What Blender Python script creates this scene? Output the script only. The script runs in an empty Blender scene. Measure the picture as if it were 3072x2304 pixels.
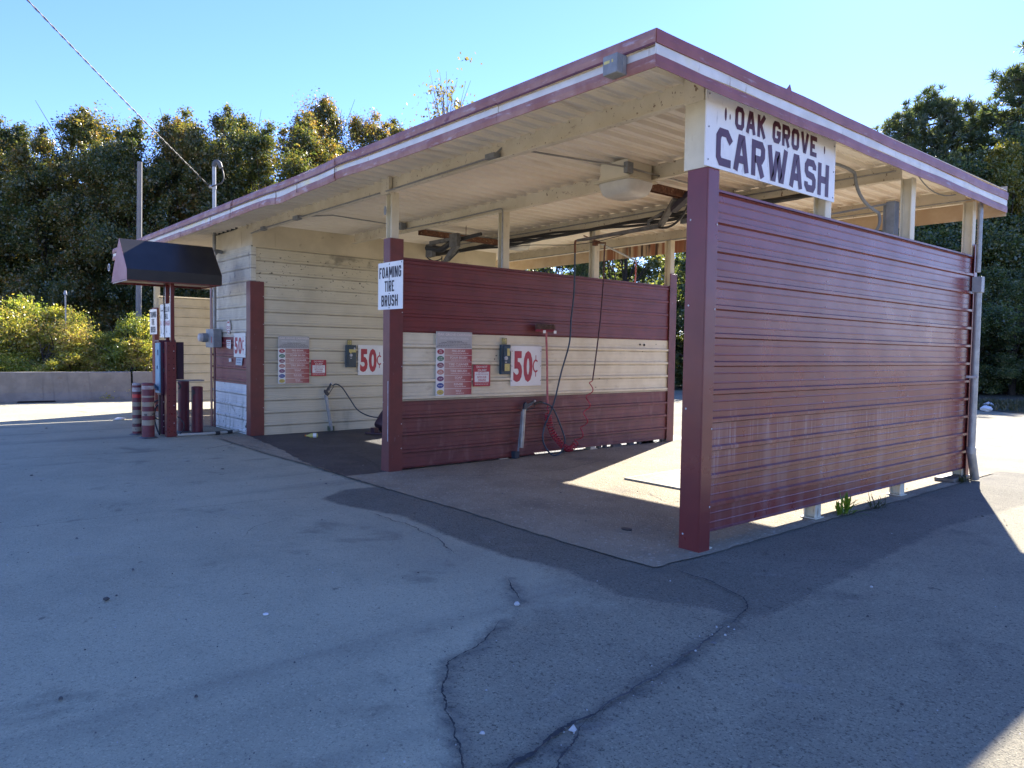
import bpy, bmesh, math, random
import numpy as np
from mathutils import Vector, Matrix
random.seed(7)
S = bpy.context.scene
COL = S.collection
R = math.radians

# ------------------------------------------------------------------ camera
cam = bpy.data.cameras.new('camera')
co = bpy.data.objects.new('camera', cam); COL.objects.link(co)
YAW, PITCH, ROLL = 0.8685, -0.0456, 0.0146
fw = Vector((-math.sin(YAW)*math.cos(PITCH), math.cos(YAW)*math.cos(PITCH), math.sin(PITCH)))
rt = Vector((math.cos(YAW), math.sin(YAW), 0)); up = rt.cross(fw)
r2 = rt*math.cos(ROLL)+up*math.sin(ROLL); u2 = -rt*math.sin(ROLL)+up*math.cos(ROLL)
m = Matrix((r2, u2, -fw)).transposed().to_4x4(); m.translation = Vector((3.4721, -4.9178, 1.6))
co.matrix_world = m
cam.sensor_width = 36; cam.lens = 25.96; cam.clip_start = .05; cam.clip_end = 3000
S.camera = co

# ------------------------------------------------------------------ sky + sun
ELEV, AZ = R(32), R(-22.8)          # azimuth measured clockwise from +Y
W = bpy.data.worlds.new("World"); S.world = W; W.use_nodes = True
nt = W.node_tree; bg = nt.nodes['Background']
sk = nt.nodes.new('ShaderNodeTexSky'); sk.sky_type = 'NISHITA'; sk.sun_disc = False
sk.sun_elevation = ELEV; sk.sun_rotation = AZ; sk.air_density = 1.0; sk.dust_density = 0.05; sk.ozone_density = 4.0
hs = nt.nodes.new('ShaderNodeHueSaturation'); hs.inputs['Saturation'].default_value = 1.05; hs.inputs['Hue'].default_value = .5; nt.links.new(sk.outputs[0], hs.inputs['Color'])
tn_ = nt.nodes.new('ShaderNodeMix'); tn_.data_type = 'RGBA'; tn_.blend_type = 'MULTIPLY'; tn_.inputs['Factor'].default_value = 1
qi = [q for q in tn_.inputs if q.type == 'RGBA']; nt.links.new(hs.outputs[0], qi[0]); qi[1].default_value = (.65, .68, 1, 1)
nt.links.new([q for q in tn_.outputs if q.type == 'RGBA'][0], bg.inputs[0]); bg.inputs[1].default_value = 0.074
sd = Vector((math.sin(AZ)*math.cos(ELEV), math.cos(AZ)*math.cos(ELEV), math.sin(ELEV)))
sl = bpy.data.lights.new('sun', 'SUN'); sl.energy = 3.7; sl.angle = R(.5); sl.color = (1, .93, .82)
so = bpy.data.objects.new('sun', sl); COL.objects.link(so); so.rotation_euler = sd.to_track_quat('Z', 'Y').to_euler()
S.view_settings.view_transform = 'Standard'; S.view_settings.look = 'None'
S.view_settings.exposure = 2.42; S.view_settings.gamma = 1
S.cycles.max_bounces = 10; S.cycles.diffuse_bounces = 6; S.cycles.transmission_bounces = 6; S.cycles.transparent_max_bounces = 8
S.cycles.sample_clamp_indirect = 6

# ------------------------------------------------------------------ materials
def N(nt, t, **k):
    n = nt.nodes.new(t)
    for a, v in k.items():
        if a in n.inputs: n.inputs[a].default_value = v
        else: setattr(n, a, v)
    return n
def c4(c): return (c[0], c[1], c[2], 1)
MATS = {}
def M(name, c1, c2=None, scale=6., rough=.55, bump=0., bscale=60., metal=0., stretch=(1,1,1), spots=None, streak=None,
      detail=6., contrast=(.35,.65), spec=.5, extra=None, wavy=0., ribshade=None):
    """two-tone noise paint; spots = (colour, scale, threshold, stretch); streak = same; bump = fine noise bump"""
    if name in MATS: return MATS[name]
    ma = bpy.data.materials.new(name); ma.use_nodes = True; nt = ma.node_tree; L = nt.links.new
    bs = nt.nodes['Principled BSDF']; bs.inputs['Roughness'].default_value = rough; bs.inputs['Metallic'].default_value = metal
    bs.inputs['Specular IOR Level'].default_value = spec
    g = N(nt, 'ShaderNodeNewGeometry')
    def mapped(st):
        mp = N(nt, 'ShaderNodeMapping'); mp.inputs['Scale'].default_value = st
        L(g.outputs['Position'], mp.inputs['Vector']); return mp.outputs[0]
    def ramp(sock, a, b):
        r = N(nt, 'ShaderNodeMapRange', interpolation_type='SMOOTHSTEP'); r.inputs['From Min'].default_value = a; r.inputs['From Max'].default_value = b
        L(sock, r.inputs['Value']); return r.outputs[0]
    def mix(f, a, b):
        x = N(nt, 'ShaderNodeMix', data_type='RGBA')
        L(f, x.inputs['Factor'])
        for s, v in (('A', a), ('B', b)):
            i = [q for q in x.inputs if q.name == s and q.type == 'RGBA'][0]
            if isinstance(v, tuple): i.default_value = c4(v)
            else: L(v, i)
        return [q for q in x.outputs if q.type == 'RGBA'][0]
    n1 = N(nt, 'ShaderNodeTexNoise', Scale=scale, Detail=detail, Roughness=.62); L(mapped(stretch), n1.inputs['Vector'])
    c2 = c2 or tuple(v*.8 for v in c1)
    col = mix(ramp(n1.outputs[0], *contrast), c1, c2)
    for sp in (spots or []):
        sc, ss, th, st = sp[:4]; wd = sp[4] if len(sp) > 4 else .05
        n2 = N(nt, 'ShaderNodeTexNoise', Scale=ss, Detail=4., Roughness=.6); L(mapped(st), n2.inputs['Vector'])
        f = ramp(n2.outputs[0], th, th+wd)
        if len(sp) > 5:      # limited to a band of the axis: (axis, lo, hi, softness)
            ax, lo, hi, sf = sp[5]
            se = N(nt, 'ShaderNodeSeparateXYZ'); L(g.outputs['Position'], se.inputs[0])
            a = ramp(se.outputs[ax], lo-sf, lo+sf); b = ramp(se.outputs[ax], hi+sf, hi-sf)
            m1 = N(nt, 'ShaderNodeMath', operation='MULTIPLY'); L(a, m1.inputs[0]); L(b, m1.inputs[1])
            m2 = N(nt, 'ShaderNodeMath', operation='MULTIPLY'); L(f, m2.inputs[0]); L(m1.outputs[0], m2.inputs[1]); f = m2.outputs[0]
        if len(sp) > 6:
            m3 = N(nt, 'ShaderNodeMath', operation='MULTIPLY'); L(f, m3.inputs[0]); m3.inputs[1].default_value = sp[6]; f = m3.outputs[0]
        col = mix(f, col, sc)
    if ribshade:          # shadow lines of main and minor ribs, painted into the colour: (phase, colour, amount)
        ph, dc, am = ribshade; se = N(nt, 'ShaderNodeSeparateXYZ'); L(g.outputs['Position'], se.inputs[0])
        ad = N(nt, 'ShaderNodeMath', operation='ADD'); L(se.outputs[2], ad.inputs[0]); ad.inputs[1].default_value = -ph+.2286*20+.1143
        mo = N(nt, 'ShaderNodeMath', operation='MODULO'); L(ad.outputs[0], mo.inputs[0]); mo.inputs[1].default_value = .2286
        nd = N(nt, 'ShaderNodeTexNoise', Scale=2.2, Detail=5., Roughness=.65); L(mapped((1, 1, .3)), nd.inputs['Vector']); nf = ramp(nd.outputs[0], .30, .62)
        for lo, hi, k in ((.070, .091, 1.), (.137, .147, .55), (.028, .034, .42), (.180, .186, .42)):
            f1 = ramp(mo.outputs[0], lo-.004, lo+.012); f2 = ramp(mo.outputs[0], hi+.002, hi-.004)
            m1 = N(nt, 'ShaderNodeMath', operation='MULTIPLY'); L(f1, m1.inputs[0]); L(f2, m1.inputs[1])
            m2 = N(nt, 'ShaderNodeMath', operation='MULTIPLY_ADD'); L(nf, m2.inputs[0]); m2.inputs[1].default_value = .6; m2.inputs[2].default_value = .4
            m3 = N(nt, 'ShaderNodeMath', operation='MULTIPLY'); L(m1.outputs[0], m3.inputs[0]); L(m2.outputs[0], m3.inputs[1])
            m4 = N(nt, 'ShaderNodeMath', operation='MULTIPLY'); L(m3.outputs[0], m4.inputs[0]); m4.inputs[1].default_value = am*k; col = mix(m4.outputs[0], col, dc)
    L(col, bs.inputs['Base Color'])
    rn = N(nt, 'ShaderNodeMapRange'); rn.inputs['To Min'].default_value = max(.05, rough-.12); rn.inputs['To Max'].default_value = min(1, rough+.12)
    L(n1.outputs[0], rn.inputs['Value']); L(rn.outputs[0], bs.inputs['Roughness'])
    last = None
    if wavy:
        nw = N(nt, 'ShaderNodeTexNoise', Scale=1.7, Detail=2.); L(mapped((1, .6, 1)), nw.inputs['Vector'])
        b0 = N(nt, 'ShaderNodeBump', Strength=wavy, Distance=.05); L(nw.outputs[0], b0.inputs['Height']); last = b0.outputs[0]
    if bump:
        n3 = N(nt, 'ShaderNodeTexNoise', Scale=bscale, Detail=5., Roughness=.7); L(g.outputs['Position'], n3.inputs['Vector'])
        b = N(nt, 'ShaderNodeBump', Strength=bump, Distance=.02); L(n3.outputs[0], b.inputs['Height'])
        if last: L(last, b.inputs['Normal'])
        last = b.outputs[0]
    if last: L(last, bs.inputs['Normal'])
    MATS[name] = ma; return ma

def ground_mat(name, c1, c2, grit_c, grit=.5, gscale=70., big=.5, bump=.5, rough=.9, stains=None, fleck=(.4,.38,.36), fl=.80):
    """asphalt / concrete: large tonal drift, aggregate cells, pale flecks, stains"""
    ma = bpy.data.materials.new(name); ma.use_nodes = True; nt = ma.node_tree; L = nt.links.new
    bs = nt.nodes['Principled BSDF']; bs.inputs['Roughness'].default_value = rough; bs.inputs['Specular IOR Level'].default_value = .3
    g = N(nt, 'ShaderNodeNewGeometry'); P = g.outputs['Position']
    def ramp(sock, a, b, lo=0., hi=1.):
        r = N(nt, 'ShaderNodeMapRange', interpolation_type='SMOOTHSTEP')
        r.inputs['From Min'].default_value = a; r.inputs['From Max'].default_value = b; r.inputs['To Min'].default_value = lo; r.inputs['To Max'].default_value = hi
        L(sock, r.inputs['Value']); return r.outputs[0]
    def mix(f, a, b):
        x = N(nt, 'ShaderNodeMix', data_type='RGBA'); L(f, x.inputs['Factor'])
        for s, v in (('A', a), ('B', b)):
            i = [q for q in x.inputs if q.name == s and q.type == 'RGBA'][0]
            if isinstance(v, tuple): i.default_value = c4(v)
            else: L(v, i)
        return [q for q in x.outputs if q.type == 'RGBA'][0]
    nb = N(nt, 'ShaderNodeTexNoise', Scale=big, Detail=7., Roughness=.65); L(P, nb.inputs['Vector'])
    col = mix(ramp(nb.outputs[0], .36, .64), c1, c2)
    ng = N(nt, 'ShaderNodeTexNoise', Scale=gscale, Detail=4., Roughness=.75); L(P, ng.inputs['Vector'])
    col = mix(ramp(ng.outputs[0], .50, .72, 0, grit), col, grit_c)
    ng2 = N(nt, 'ShaderNodeTexNoise', Scale=gscale*.33, Detail=6., Roughness=.75); L(P, ng2.inputs['Vector'])
    col = mix(ramp(ng2.outputs[0], .56, .72, 0, grit*.7), col, tuple(v*.5 for v in grit_c))
    vo = N(nt, 'ShaderNodeTexVoronoi', Scale=gscale*.9); L(P, vo.inputs['Vector'])
    se = N(nt, 'ShaderNodeSeparateColor'); L(vo.outputs['Color'], se.inputs[0])
    col = mix(ramp(se.outputs[0], fl, 1.0, 0, .55), col, fleck)
    for (sc, ss, th, wd, amt, st) in (stains or []):
        mp = N(nt, 'ShaderNodeMapping'); mp.inputs['Scale'].default_value = st; L(P, mp.inputs['Vector'])
        n2 = N(nt, 'ShaderNodeTexNoise', Scale=ss, Detail=6., Roughness=.6, Distortion=.4); L(mp.outputs[0], n2.inputs['Vector'])
        col = mix(ramp(n2.outputs[0], th, th+wd, 0, amt), col, sc)
    L(col, bs.inputs['Base Color'])
    b = N(nt, 'ShaderNodeBump', Strength=bump, Distance=.012)
    ad = N(nt, 'ShaderNodeMath', operation='ADD'); L(ng.outputs[0], ad.inputs[0]); L(ng2.outputs[0], ad.inputs[1])
    ad2 = N(nt, 'ShaderNodeMath', operation='ADD'); L(ad.outputs[0], ad2.inputs[0]); L(vo.outputs['Distance'], ad2.inputs[1])
    L(ad2.outputs[0], b.inputs['Height']); L(b.outputs[0], bs.inputs['Normal'])
    return ma

def leaf_mat(name, cols, trans=.45, hue=.0):
    """leaf colours chosen per leaf (random per island), diffuse + translucent"""
    ma = bpy.data.materials.new(name); ma.use_nodes = True; nt = ma.node_tree; L = nt.links.new
    nt.nodes.remove(nt.nodes['Principled BSDF']); out = nt.nodes['Material Output']
    g = N(nt, 'ShaderNodeNewGeometry'); oi = N(nt, 'ShaderNodeObjectInfo')
    nz = N(nt, 'ShaderNodeTexNoise', Scale=.45, Detail=3.); L(g.outputs['Position'], nz.inputs['Vector'])
    ad = N(nt, 'ShaderNodeMath', operation='MULTIPLY_ADD'); nz2 = N(nt, 'ShaderNodeTexNoise', Scale=1.9, Detail=2.); L(g.outputs['Position'], nz2.inputs['Vector'])
    nm_ = N(nt, 'ShaderNodeMath', operation='MULTIPLY_ADD'); L(nz2.outputs[0], nm_.inputs[0]); nm_.inputs[1].default_value = .9; nm_.inputs[2].default_value = -.45
    na_ = N(nt, 'ShaderNodeMath', operation='ADD'); L(nz.outputs[0], na_.inputs[0]); L(nm_.outputs[0], na_.inputs[1])
    L(na_.outputs[0], ad.inputs[0]); ad.inputs[1].default_value = 1.1
    mr = N(nt, 'ShaderNodeMath', operation='MULTIPLY_ADD'); L(g.outputs['Random Per Island'], mr.inputs[0]); mr.inputs[1].default_value = .75
    mo = N(nt, 'ShaderNodeMath', operation='MULTIPLY_ADD'); L(oi.outputs['Random'], mo.inputs[0]); mo.inputs[1].default_value = .3; mo.inputs[2].default_value = -.6
    L(mo.outputs[0], mr.inputs[2]); L(mr.outputs[0], ad.inputs[2])
    cr = N(nt, 'ShaderNodeValToRGB'); el = cr.color_ramp.elements
    while len(el) < len(cols): el.new(.5)
    for i, c in enumerate(cols): el[i].position = i/(len(cols)-1); el[i].color = c4(c)
    L(ad.outputs[0], cr.inputs[0])
    d = N(nt, 'ShaderNodeBsdfDiffuse'); t = N(nt, 'ShaderNodeBsdfTranslucent'); gl = N(nt, 'ShaderNodeBsdfGlossy', Roughness=.32)
    L(cr.outputs[0], d.inputs[0])
    hv = N(nt, 'ShaderNodeMix', data_type='RGBA', blend_type='MULTIPLY'); hv.inputs['Factor'].default_value = 1
    ia = [q for q in hv.inputs if q.type == 'RGBA']; L(cr.outputs[0], ia[0]); ia[1].default_value = (1.5, 1.35, .6, 1)
    L([q for q in hv.outputs if q.type == 'RGBA'][0], t.inputs[0])
    m1 = N(nt, 'ShaderNodeMixShader'); m1.inputs[0].default_value = trans; L(d.outputs[0], m1.inputs[1]); L(t.outputs[0], m1.inputs[2])
    m2 = N(nt, 'ShaderNodeMixShader'); m2.inputs[0].default_value = .06; L(m1.outputs[0], m2.inputs[1]); L(gl.outputs[0], m2.inputs[2])
    L(m2.outputs[0], out.inputs[0]); return ma

RED = (.188, .031, .027)
red = M('red_steel', RED, (.105, .014, .024), 3, rough=.34, wavy=.25, spots=[((.17, .05, .06), 9, .60, (1, 1, .25), .1)])
redo = M('red_steel_streaked', RED, (.158, .028, .025), 2.5, rough=.30, wavy=.2, ribshade=(.142, (.075, .014, .022), .16),
         spots=[((.25, .125, .125), 1.6, .44, (1, 3.0, .35), .25, (2, .14, 1.05, .01), .62), ((.42, .29, .29), 4.6, .55, (1, 5, .16), .10, (2, .70, 1.045, .18), .40), ((.34, .22, .22), 9., .58, (1, 5, .10), .08, (2, .45, 1.045, .3), .32),
                ((.23, .06, .07), 2.2, .55, (1, .35, 1.0), .2, (2, 1.05, 3., .1), .5), ((.12, .03, .03), 14, .70, (1, 1, .5), .04, (2, .1, 3., .1), .5)])
redd = M('red_steel_dirty', (.17, .048, .046), (.13, .04, .04), 4, rough=.5, wavy=.15, ribshade=(.0214, (.06, .018, .022), .5),
         spots=[((.20, .085, .078), 5, .52, (1, 1, .4), .18), ((.04, .02, .025), 34, .70, (1, 1, 1.), .04)])
redu = M('red_steel_upper', (.17, .030, .029), (.135, .027, .028), 4, rough=.42, wavy=.15, ribshade=(.2112, (.07, .014, .02), .35),
         spots=[((.2, .09, .1), 26, .62, (1, 1, 1), .10, (2, 1.85, 2.35, .2), .4)])
trimm = M('red_trim', (.172, .030, .028), (.142, .027, .027), 2, rough=.3, wavy=.2)
trimd = M('red_trim_worn', (.165, .041, .037), (.13, .035, .033), 5, rough=.42, spots=[((.26, .16, .18), 30, .68, (1, 1, .3), .06)], wavy=.2)
cream = M('cream_steel', (.72, .64, .46), (.64, .56, .39), 3, rough=.5, wavy=.1, ribshade=(.0406, (.20, .16, .10), .8), spots=[((.30, .24, .15), 4, .60, (1, 1, 2.5), .2, (2, 0, 6, .1), .5), ((.12, .09, .06), 48, .73, (1, 1, 1), .03)])
creamd = M('cream_steel_grimy', (.62, .555, .41), (.56, .50, .365), 1.1, rough=.55, wavy=.08, ribshade=(.19, (.16, .135, .10), .8),
           spots=[((.34, .30, .215), .8, .50, (1, .8, 1.), .3, (2, 0, 6, .1), .55), ((.05, .045, .04), 14, .635, (1, 1, 1.7), .03, (2, 2.6, 3.32, .1)), ((.10, .09, .075), 1.1, .60, (1, 1, 1.2), .10, (2, 3.0, 3.4, .1), .6), ((.22, .20, .14), 2.0, .5, (1, 1, .25), .3, (2, -.1, .45, .2), .7)])
white_d = M('white_steel_mouldy', (.76, .75, .71), (.66, .65, .61), 5, rough=.6, wavy=.1, ribshade=(.0564, (.12, .12, .10), .85),
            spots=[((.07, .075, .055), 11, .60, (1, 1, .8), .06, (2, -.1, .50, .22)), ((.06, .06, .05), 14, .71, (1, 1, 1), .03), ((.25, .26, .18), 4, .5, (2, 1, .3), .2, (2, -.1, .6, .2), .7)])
offc = M('office_cream', (.64, .60, .49), (.55, .51, .42), 4, rough=.55, wavy=.1, ribshade=(.0564, (.14, .12, .10), .9), spots=[((.14, .12, .13), 3.2, .58, (1.5, 1, .9), .15, (2, 2.4, 3.4, .2), .8), ((.2, .17, .12), 30, .7, (1, 1, .3), .05)])
office_red = M('office_red', (.20, .030, .038), (.165, .028, .036), 4, rough=.45, wavy=.1, ribshade=(.0564, (.05, .015, .02), .85), spots=[((.42, .33, .33), 19, .69, (1, 1, 1), .04)])
frieze = M('cream_fascia_board', (.66, .58, .43), (.55, .48, .35), 1.6, rough=.6, wavy=.2, spots=[((.17, .13, .09), 2.6, .62, (1, 1, 1), .12), ((.35, .24, .13), 7, .66, (2, 2, .3), .1)])
beamm = M('beam_paint', (.72, .65, .52), (.62, .55, .42), 2.4, rough=.6,
          spots=[((.21, .13, .08), 26, .635, (1, 1, .7), .05), ((.24, .15, .10), 6, .62, (1, 1, 2.5), .16), ((.10, .05, .035), 3.3, .73, (1, 1, 1.2), .02)])
colm = M('column_paint', (.68, .62, .47), (.60, .54, .40), 3, rough=.55, spots=[((.33, .27, .18), 8, .62, (2, 2, .5), .15), ((.16, .11, .08), 38, .72, (1, 1, 1), .03)])
deckm = M('ceiling_deck', (.88, .82, .72), (.82, .75, .64), .9, rough=.5, wavy=.2, spots=[((.46, .36, .25), 2.0, .58, (4, .25, 1), .2, (0, -30, 30, 1), .55), ((.85, .77, .64), 1.5, .64, (1.2, .8, 1), .1, (0, -30, 30, 1), .5)])
wstripe = M('white_fascia', (.66, .65, .62), (.55, .54, .51), 3, rough=.5, spots=[((.33, .26, .2), 12, .66, (1.5, 1.5, .2), .08), ((.70, .62, .38), .9, .58, (1, 1, 1), .1)])
rstripe = M('faded_red_fascia', (.34, .175, .14), (.25, .095, .075), 4, rough=.5, spots=[((.40, .28, .29), 9, .56, (.5, .5, 2.2), .12), ((.15, .03, .035), 6, .62, (1, 1, 1), .1)])
rstripe2 = M('red_fascia', (.25, .066, .046), (.20, .052, .038), 4, rough=.45, spots=[((.28, .17, .175), 11, .60, (1, .35, 2.2), .12), ((.19, .10, .06), 24, .68, (1, 1, 1), .05)])
rledge = M('red_ledge', (.12, .018, .02), (.09, .016, .02), 6, rough=.5)
rusty = M('rusty_steel', (.20, .085, .045), (.12, .055, .035), 18, rough=.85, bump=.3, spots=[((.34, .22, .13), 30, .58, (1, 1, 1), .1)])
rustfascia = M('rust_run_metal', (.52, .42, .30), (.45, .34, .23), 3, rough=.7,
               spots=[((.26, .10, .05), 2.6, .46, (2.6, 1, .12), .10, (0, -7.1, -4.9, .25)), ((.06, .035, .03), 3.4, .57, (2.4, 1, .12), .05, (0, -6.5, -4.9, .2))])
galv = M('galvanised', (.36, .36, .35), (.28, .28, .27), 10, rough=.5, metal=.55)
greyp = M('grey_paint', (.30, .31, .32), (.24, .25, .26), 8, rough=.5)
greym = M('grey_box', (.23, .24, .25), (.17, .18, .19), 9, rough=.55)
black = M('black_rubber', (.018, .018, .02), (.03, .03, .032), 20, rough=.5)
navy = M('dark_blue_hose', (.03, .055, .085), (.02, .035, .05), 20, rough=.4)
whitep = M('white_sign', (.78, .77, .74), (.72, .71, .68), 3, rough=.4)
whites = M('weathered_white_sign', (.74, .73, .71), (.68, .67, .66), 3, rough=.45, spots=[((.36, .35, .37), 12, .60, (1, 2.2, .45), .12, (2, 3.0, 3.65, .05), .7)])
ink = M('dark_maroon_ink', (.075, .012, .03), (.06, .012, .028), 12, rough=.45)
inkb = M('black_ink', (.03, .025, .035), (.022, .02, .028), 12, rough=.5)
inkr = M('red_ink', (.42, .025, .045), (.36, .03, .05), 10, rough=.45)
inkw = M('pale_ink', (.74, .66, .62), (.68, .6, .57), 10, rough=.5)
inkg = M('grey_ink', (.68, .66, .63), (.6, .58, .56), 10, rough=.5)
concrete = M('barrier_concrete', (.225, .21, .185), (.175, .163, .145), 3, rough=.9, bump=.25, bscale=40, spots=[((.12, .115, .11), 2.6, .55, (1, 3, .3), .2, (2, 0, .9, .1), .7), ((.18, .15, .12), 5, .62, (1, 1, 2), .1)])
wood = M('weathered_wood', (.24, .21, .18), (.16, .14, .12), 9, rough=.85, bump=.3, stretch=(8, 8, .6))
woodg = M('grey_pole_wood', (.23, .22, .21), (.15, .142, .135), 9, rough=.85, bump=.3, stretch=(8, 8, .6))
bark = M('bark', (.055, .042, .032), (.03, .024, .02), 8, rough=.95, bump=.5, bscale=18, stretch=(3, 3, .7))
lens_m = M('frosted_plastic', (.62, .60, .55), (.54, .52, .47), 5, rough=.35)
awn = M('black_awning_vinyl', (.024, .021, .019), (.017, .015, .014), 2.5, rough=.46, wavy=.25, spots=[((.09, .075, .065), 26, .68, (1, 1, 3), .05, (2, 2.6, 2.92, .05), .6)])
awnp = M('faded_red_awning', (.33, .17, .18), (.27, .13, .145), 3, rough=.6)
purple = M('deep_red_paint', (.085, .010, .030), (.06, .010, .026), 4, rough=.4)
ltblue = M('light_blue_panel', (.15, .33, .44), (.11, .26, .37), 6, rough=.4, spots=[((.02, .04, .06), 14, .7, (1, 1, 1), .03)])
bluebox = M('blue_coin_box', (.022, .058, .088), (.018, .042, .062), 9, rough=.4, spots=[((.15, .22, .28), 26, .66, (1, 1, 1), .06)])
yellow = M('yellow_sticker', (.58, .50, .18), (.5, .42, .13), 20, rough=.5)
pinkh = M('pink_handle', (.52, .16, .15), (.42, .11, .11), 10, rough=.5)
redpl = M('red_plastic', (.42, .02, .05), (.34, .02, .04), 10, rough=.35)
redb = M('red_bollard_paint', (.17, .026, .034), (.125, .022, .032), 6, rough=.5, spots=[((.055, .045, .04), 5, .60, (1, 1, .6), .03)])
bolw = M('bollard_cream', (.36, .29, .20), (.29, .23, .16), 8, rough=.6, spots=[((.08, .06, .05), 8, .63, (1, 1, 1), .03)])
boly = M('bollard_white_top', (.50, .48, .45), (.3, .2, .18), 8, rough=.6)
bolr = M('bright_red_tape', (.55, .03, .03), (.48, .03, .03), 8, rough=.4)
dark = M('dark_void', (.012, .012, .014), (.008, .008, .01), 5, rough=.9)
drum_m = M('dull_red_drum', (.055, .018, .026), (.035, .014, .022), 7, rough=.6)
wire_m = M('cable', (.018, .017, .017), (.05, .047, .045), 30, rough=.6, stretch=(1, 1, 1))
bright = M('worn_bare_metal', (.55, .53, .52), (.45, .43, .42), 20, rough=.5)

# ------------------------------------------------------------------ mesh builder
class MB:
    def __init__(s): s.v = []; s.f = []; s.mi = []; s.sm = []
    def add(s, verts, faces, mi=0, smooth=False):
        b = len(s.v); s.v += [tuple(p) for p in verts]
        for f in faces: s.f.append([b+i for i in f]); s.mi.append(mi); s.sm.append(smooth)
    def box(s, x0, x1, y0, y1, z0, z1, mi=0):
        x0, x1 = min(x0, x1), max(x0, x1); y0, y1 = min(y0, y1), max(y0, y1); z0, z1 = min(z0, z1), max(z0, z1)
        v = [(x, y, z) for x in (x0, x1) for y in (y0, y1) for z in (z0, z1)]
        s.add(v, [(0,1,3,2), (4,6,7,5), (0,4,5,1), (2,3,7,6), (0,2,6,4), (1,5,7,3)], mi); return s
    def fbox(s, F, a0, a1, b0, b1, c0, c1, mi=0):
        v = [F(a, b, c) for a in (a0, a1) for b in (b0, b1) for c in (c0, c1)]
        s.add(v, [(0,1,3,2), (4,6,7,5), (0,4,5,1), (2,3,7,6), (0,2,6,4), (1,5,7,3)], mi); return s
    def prism(s, poly, d, mi=0):
        n = len(poly); d = Vector(d); a = [Vector(p) for p in poly]; b = [p+d for p in a]
        s.add(a+b, [list(range(n))[::-1], list(range(n, 2*n))]+[(i, (i+1) % n, n+(i+1) % n, n+i) for i in range(n)], mi); return s
    def quad(s, *p, mi=0): s.add(p, [tuple(range(len(p)))], mi); return s
    def tube(s, pts, r, n=8, mi=0, cap=True, rr=None):
        pts = [Vector(p) for p in pts]; k = len(pts); vs = []; fs = []
        t0 = (pts[1]-pts[0]).normalized(); ref = Vector((0, 0, 1)) if abs(t0.z) < .9 else Vector((1, 0, 0))
        nrm = (ref-t0*ref.dot(t0)).normalized()
        for i, p in enumerate(pts):
            t = (pts[min(i+1, k-1)]-pts[max(i-1, 0)])
            t = t.normalized() if t.length > 1e-9 else t0
            nrm = (nrm-t*nrm.dot(t)); nrm = nrm.normalized() if nrm.length > 1e-6 else t.orthogonal().normalized()
            bi = t.cross(nrm); ri = rr[i] if rr else r
            for j in range(n):
                a = 2*math.pi*j/n; vs.append(p+nrm*(math.cos(a)*ri)+bi*(math.sin(a)*ri))
        for i in range(k-1):
            for j in range(n): fs.append((i*n+j, i*n+(j+1) % n, (i+1)*n+(j+1) % n, (i+1)*n+j))
        s.add(vs, fs, mi, True)
        if cap:
            s.add([vs[j] for j in range(n)], [tuple(range(n))[::-1]], mi); s.add([vs[(k-1)*n+j] for j in range(n)], [tuple(range(n))], mi)
        return s
    def disc(s, F, a, b, ra, rb, c0, c1, n=20, mi=0):
        pts = [(a+ra*math.cos(2*math.pi*i/n), b+rb*math.sin(2*math.pi*i/n)) for i in range(n)]
        v = [F(x, y, c0) for x, y in pts]+[F(x, y, c1) for x, y in pts]
        s.add(v, [list(range(n, 2*n)), list(range(n))[::-1]]+[(i, (i+1) % n, n+(i+1) % n, n+i) for i in range(n)], mi); return s
    def lathe(s, prof, c, n=24, mi=0, mis=None):
        vs = []; k = len(prof)
        for (r, z) in prof:
            for j in range(n): a = 2*math.pi*j/n; vs.append((c[0]+r*math.cos(a), c[1]+r*math.sin(a), c[2]+z))
        for i in range(k-1):
            s.add([vs[i*n+j] for j in range(n)]+[vs[(i+1)*n+j] for j in range(n)],
                  [(j, (j+1) % n, n+(j+1) % n, n+j) for j in range(n)], mis[i] if mis else mi, abs(prof[i][1]-prof[i+1][1]) > 1e-6)
        return s
    def pieces(s):
        par = list(range(len(s.v)))
        def fd(i):
            while par[i] != i: par[i] = par[par[i]]; i = par[i]
            return i
        for f in s.f:
            for i in f[1:]: par[fd(i)] = fd(f[0])
        gr = {}
        for k, f in enumerate(s.f): gr.setdefault(fd(f[0]), []).append(k)
        out = []
        for ks in gr.values():
            m_ = MB(); mp = {}
            for k in ks:
                m_.f.append([mp.setdefault(i, len(mp)) for i in s.f[k]]); m_.mi.append(s.mi[k]); m_.sm.append(s.sm[k])
            m_.v = [s.v[i] for i in mp]; out.append(m_)
        return out
    def each(s, name, mats, parent=None, bevel=0):
        r_ = [p.build(name, mats, parent, bevel) for p in s.pieces()]; return r_[0]
    def build(s, name, mats, parent=None, bevel=0, loc=None, fixn=True):
        me = bpy.data.meshes.new(name)
        w = WL.get(parent.name, Vector()) if parent else Vector(loc or (0, 0, 0))
        me.from_pydata([(p[0]-w.x, p[1]-w.y, p[2]-w.z) for p in s.v], [], s.f)
        mats = mats if isinstance(mats, (list, tuple)) else [mats]
        for q in mats: me.materials.append(q)
        me.polygons.foreach_set('material_index', s.mi); me.polygons.foreach_set('use_smooth', s.sm)
        if fixn:
            bm = bmesh.new(); bm.from_mesh(me); bmesh.ops.recalc_face_normals(bm, faces=bm.faces); bm.to_mesh(me); bm.free()
        me.update()
        o = bpy.data.objects.new(name, me); COL.objects.link(o)
        if parent: o.parent = parent; WL[o.name] = w
        else: o.location = w; WL[o.name] = w
        if bevel:
            b = o.modifiers.new('bevel', 'BEVEL'); b.width = bevel; b.segments = 2; b.limit_method = 'ANGLE'
        return o
WL = {}
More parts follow.
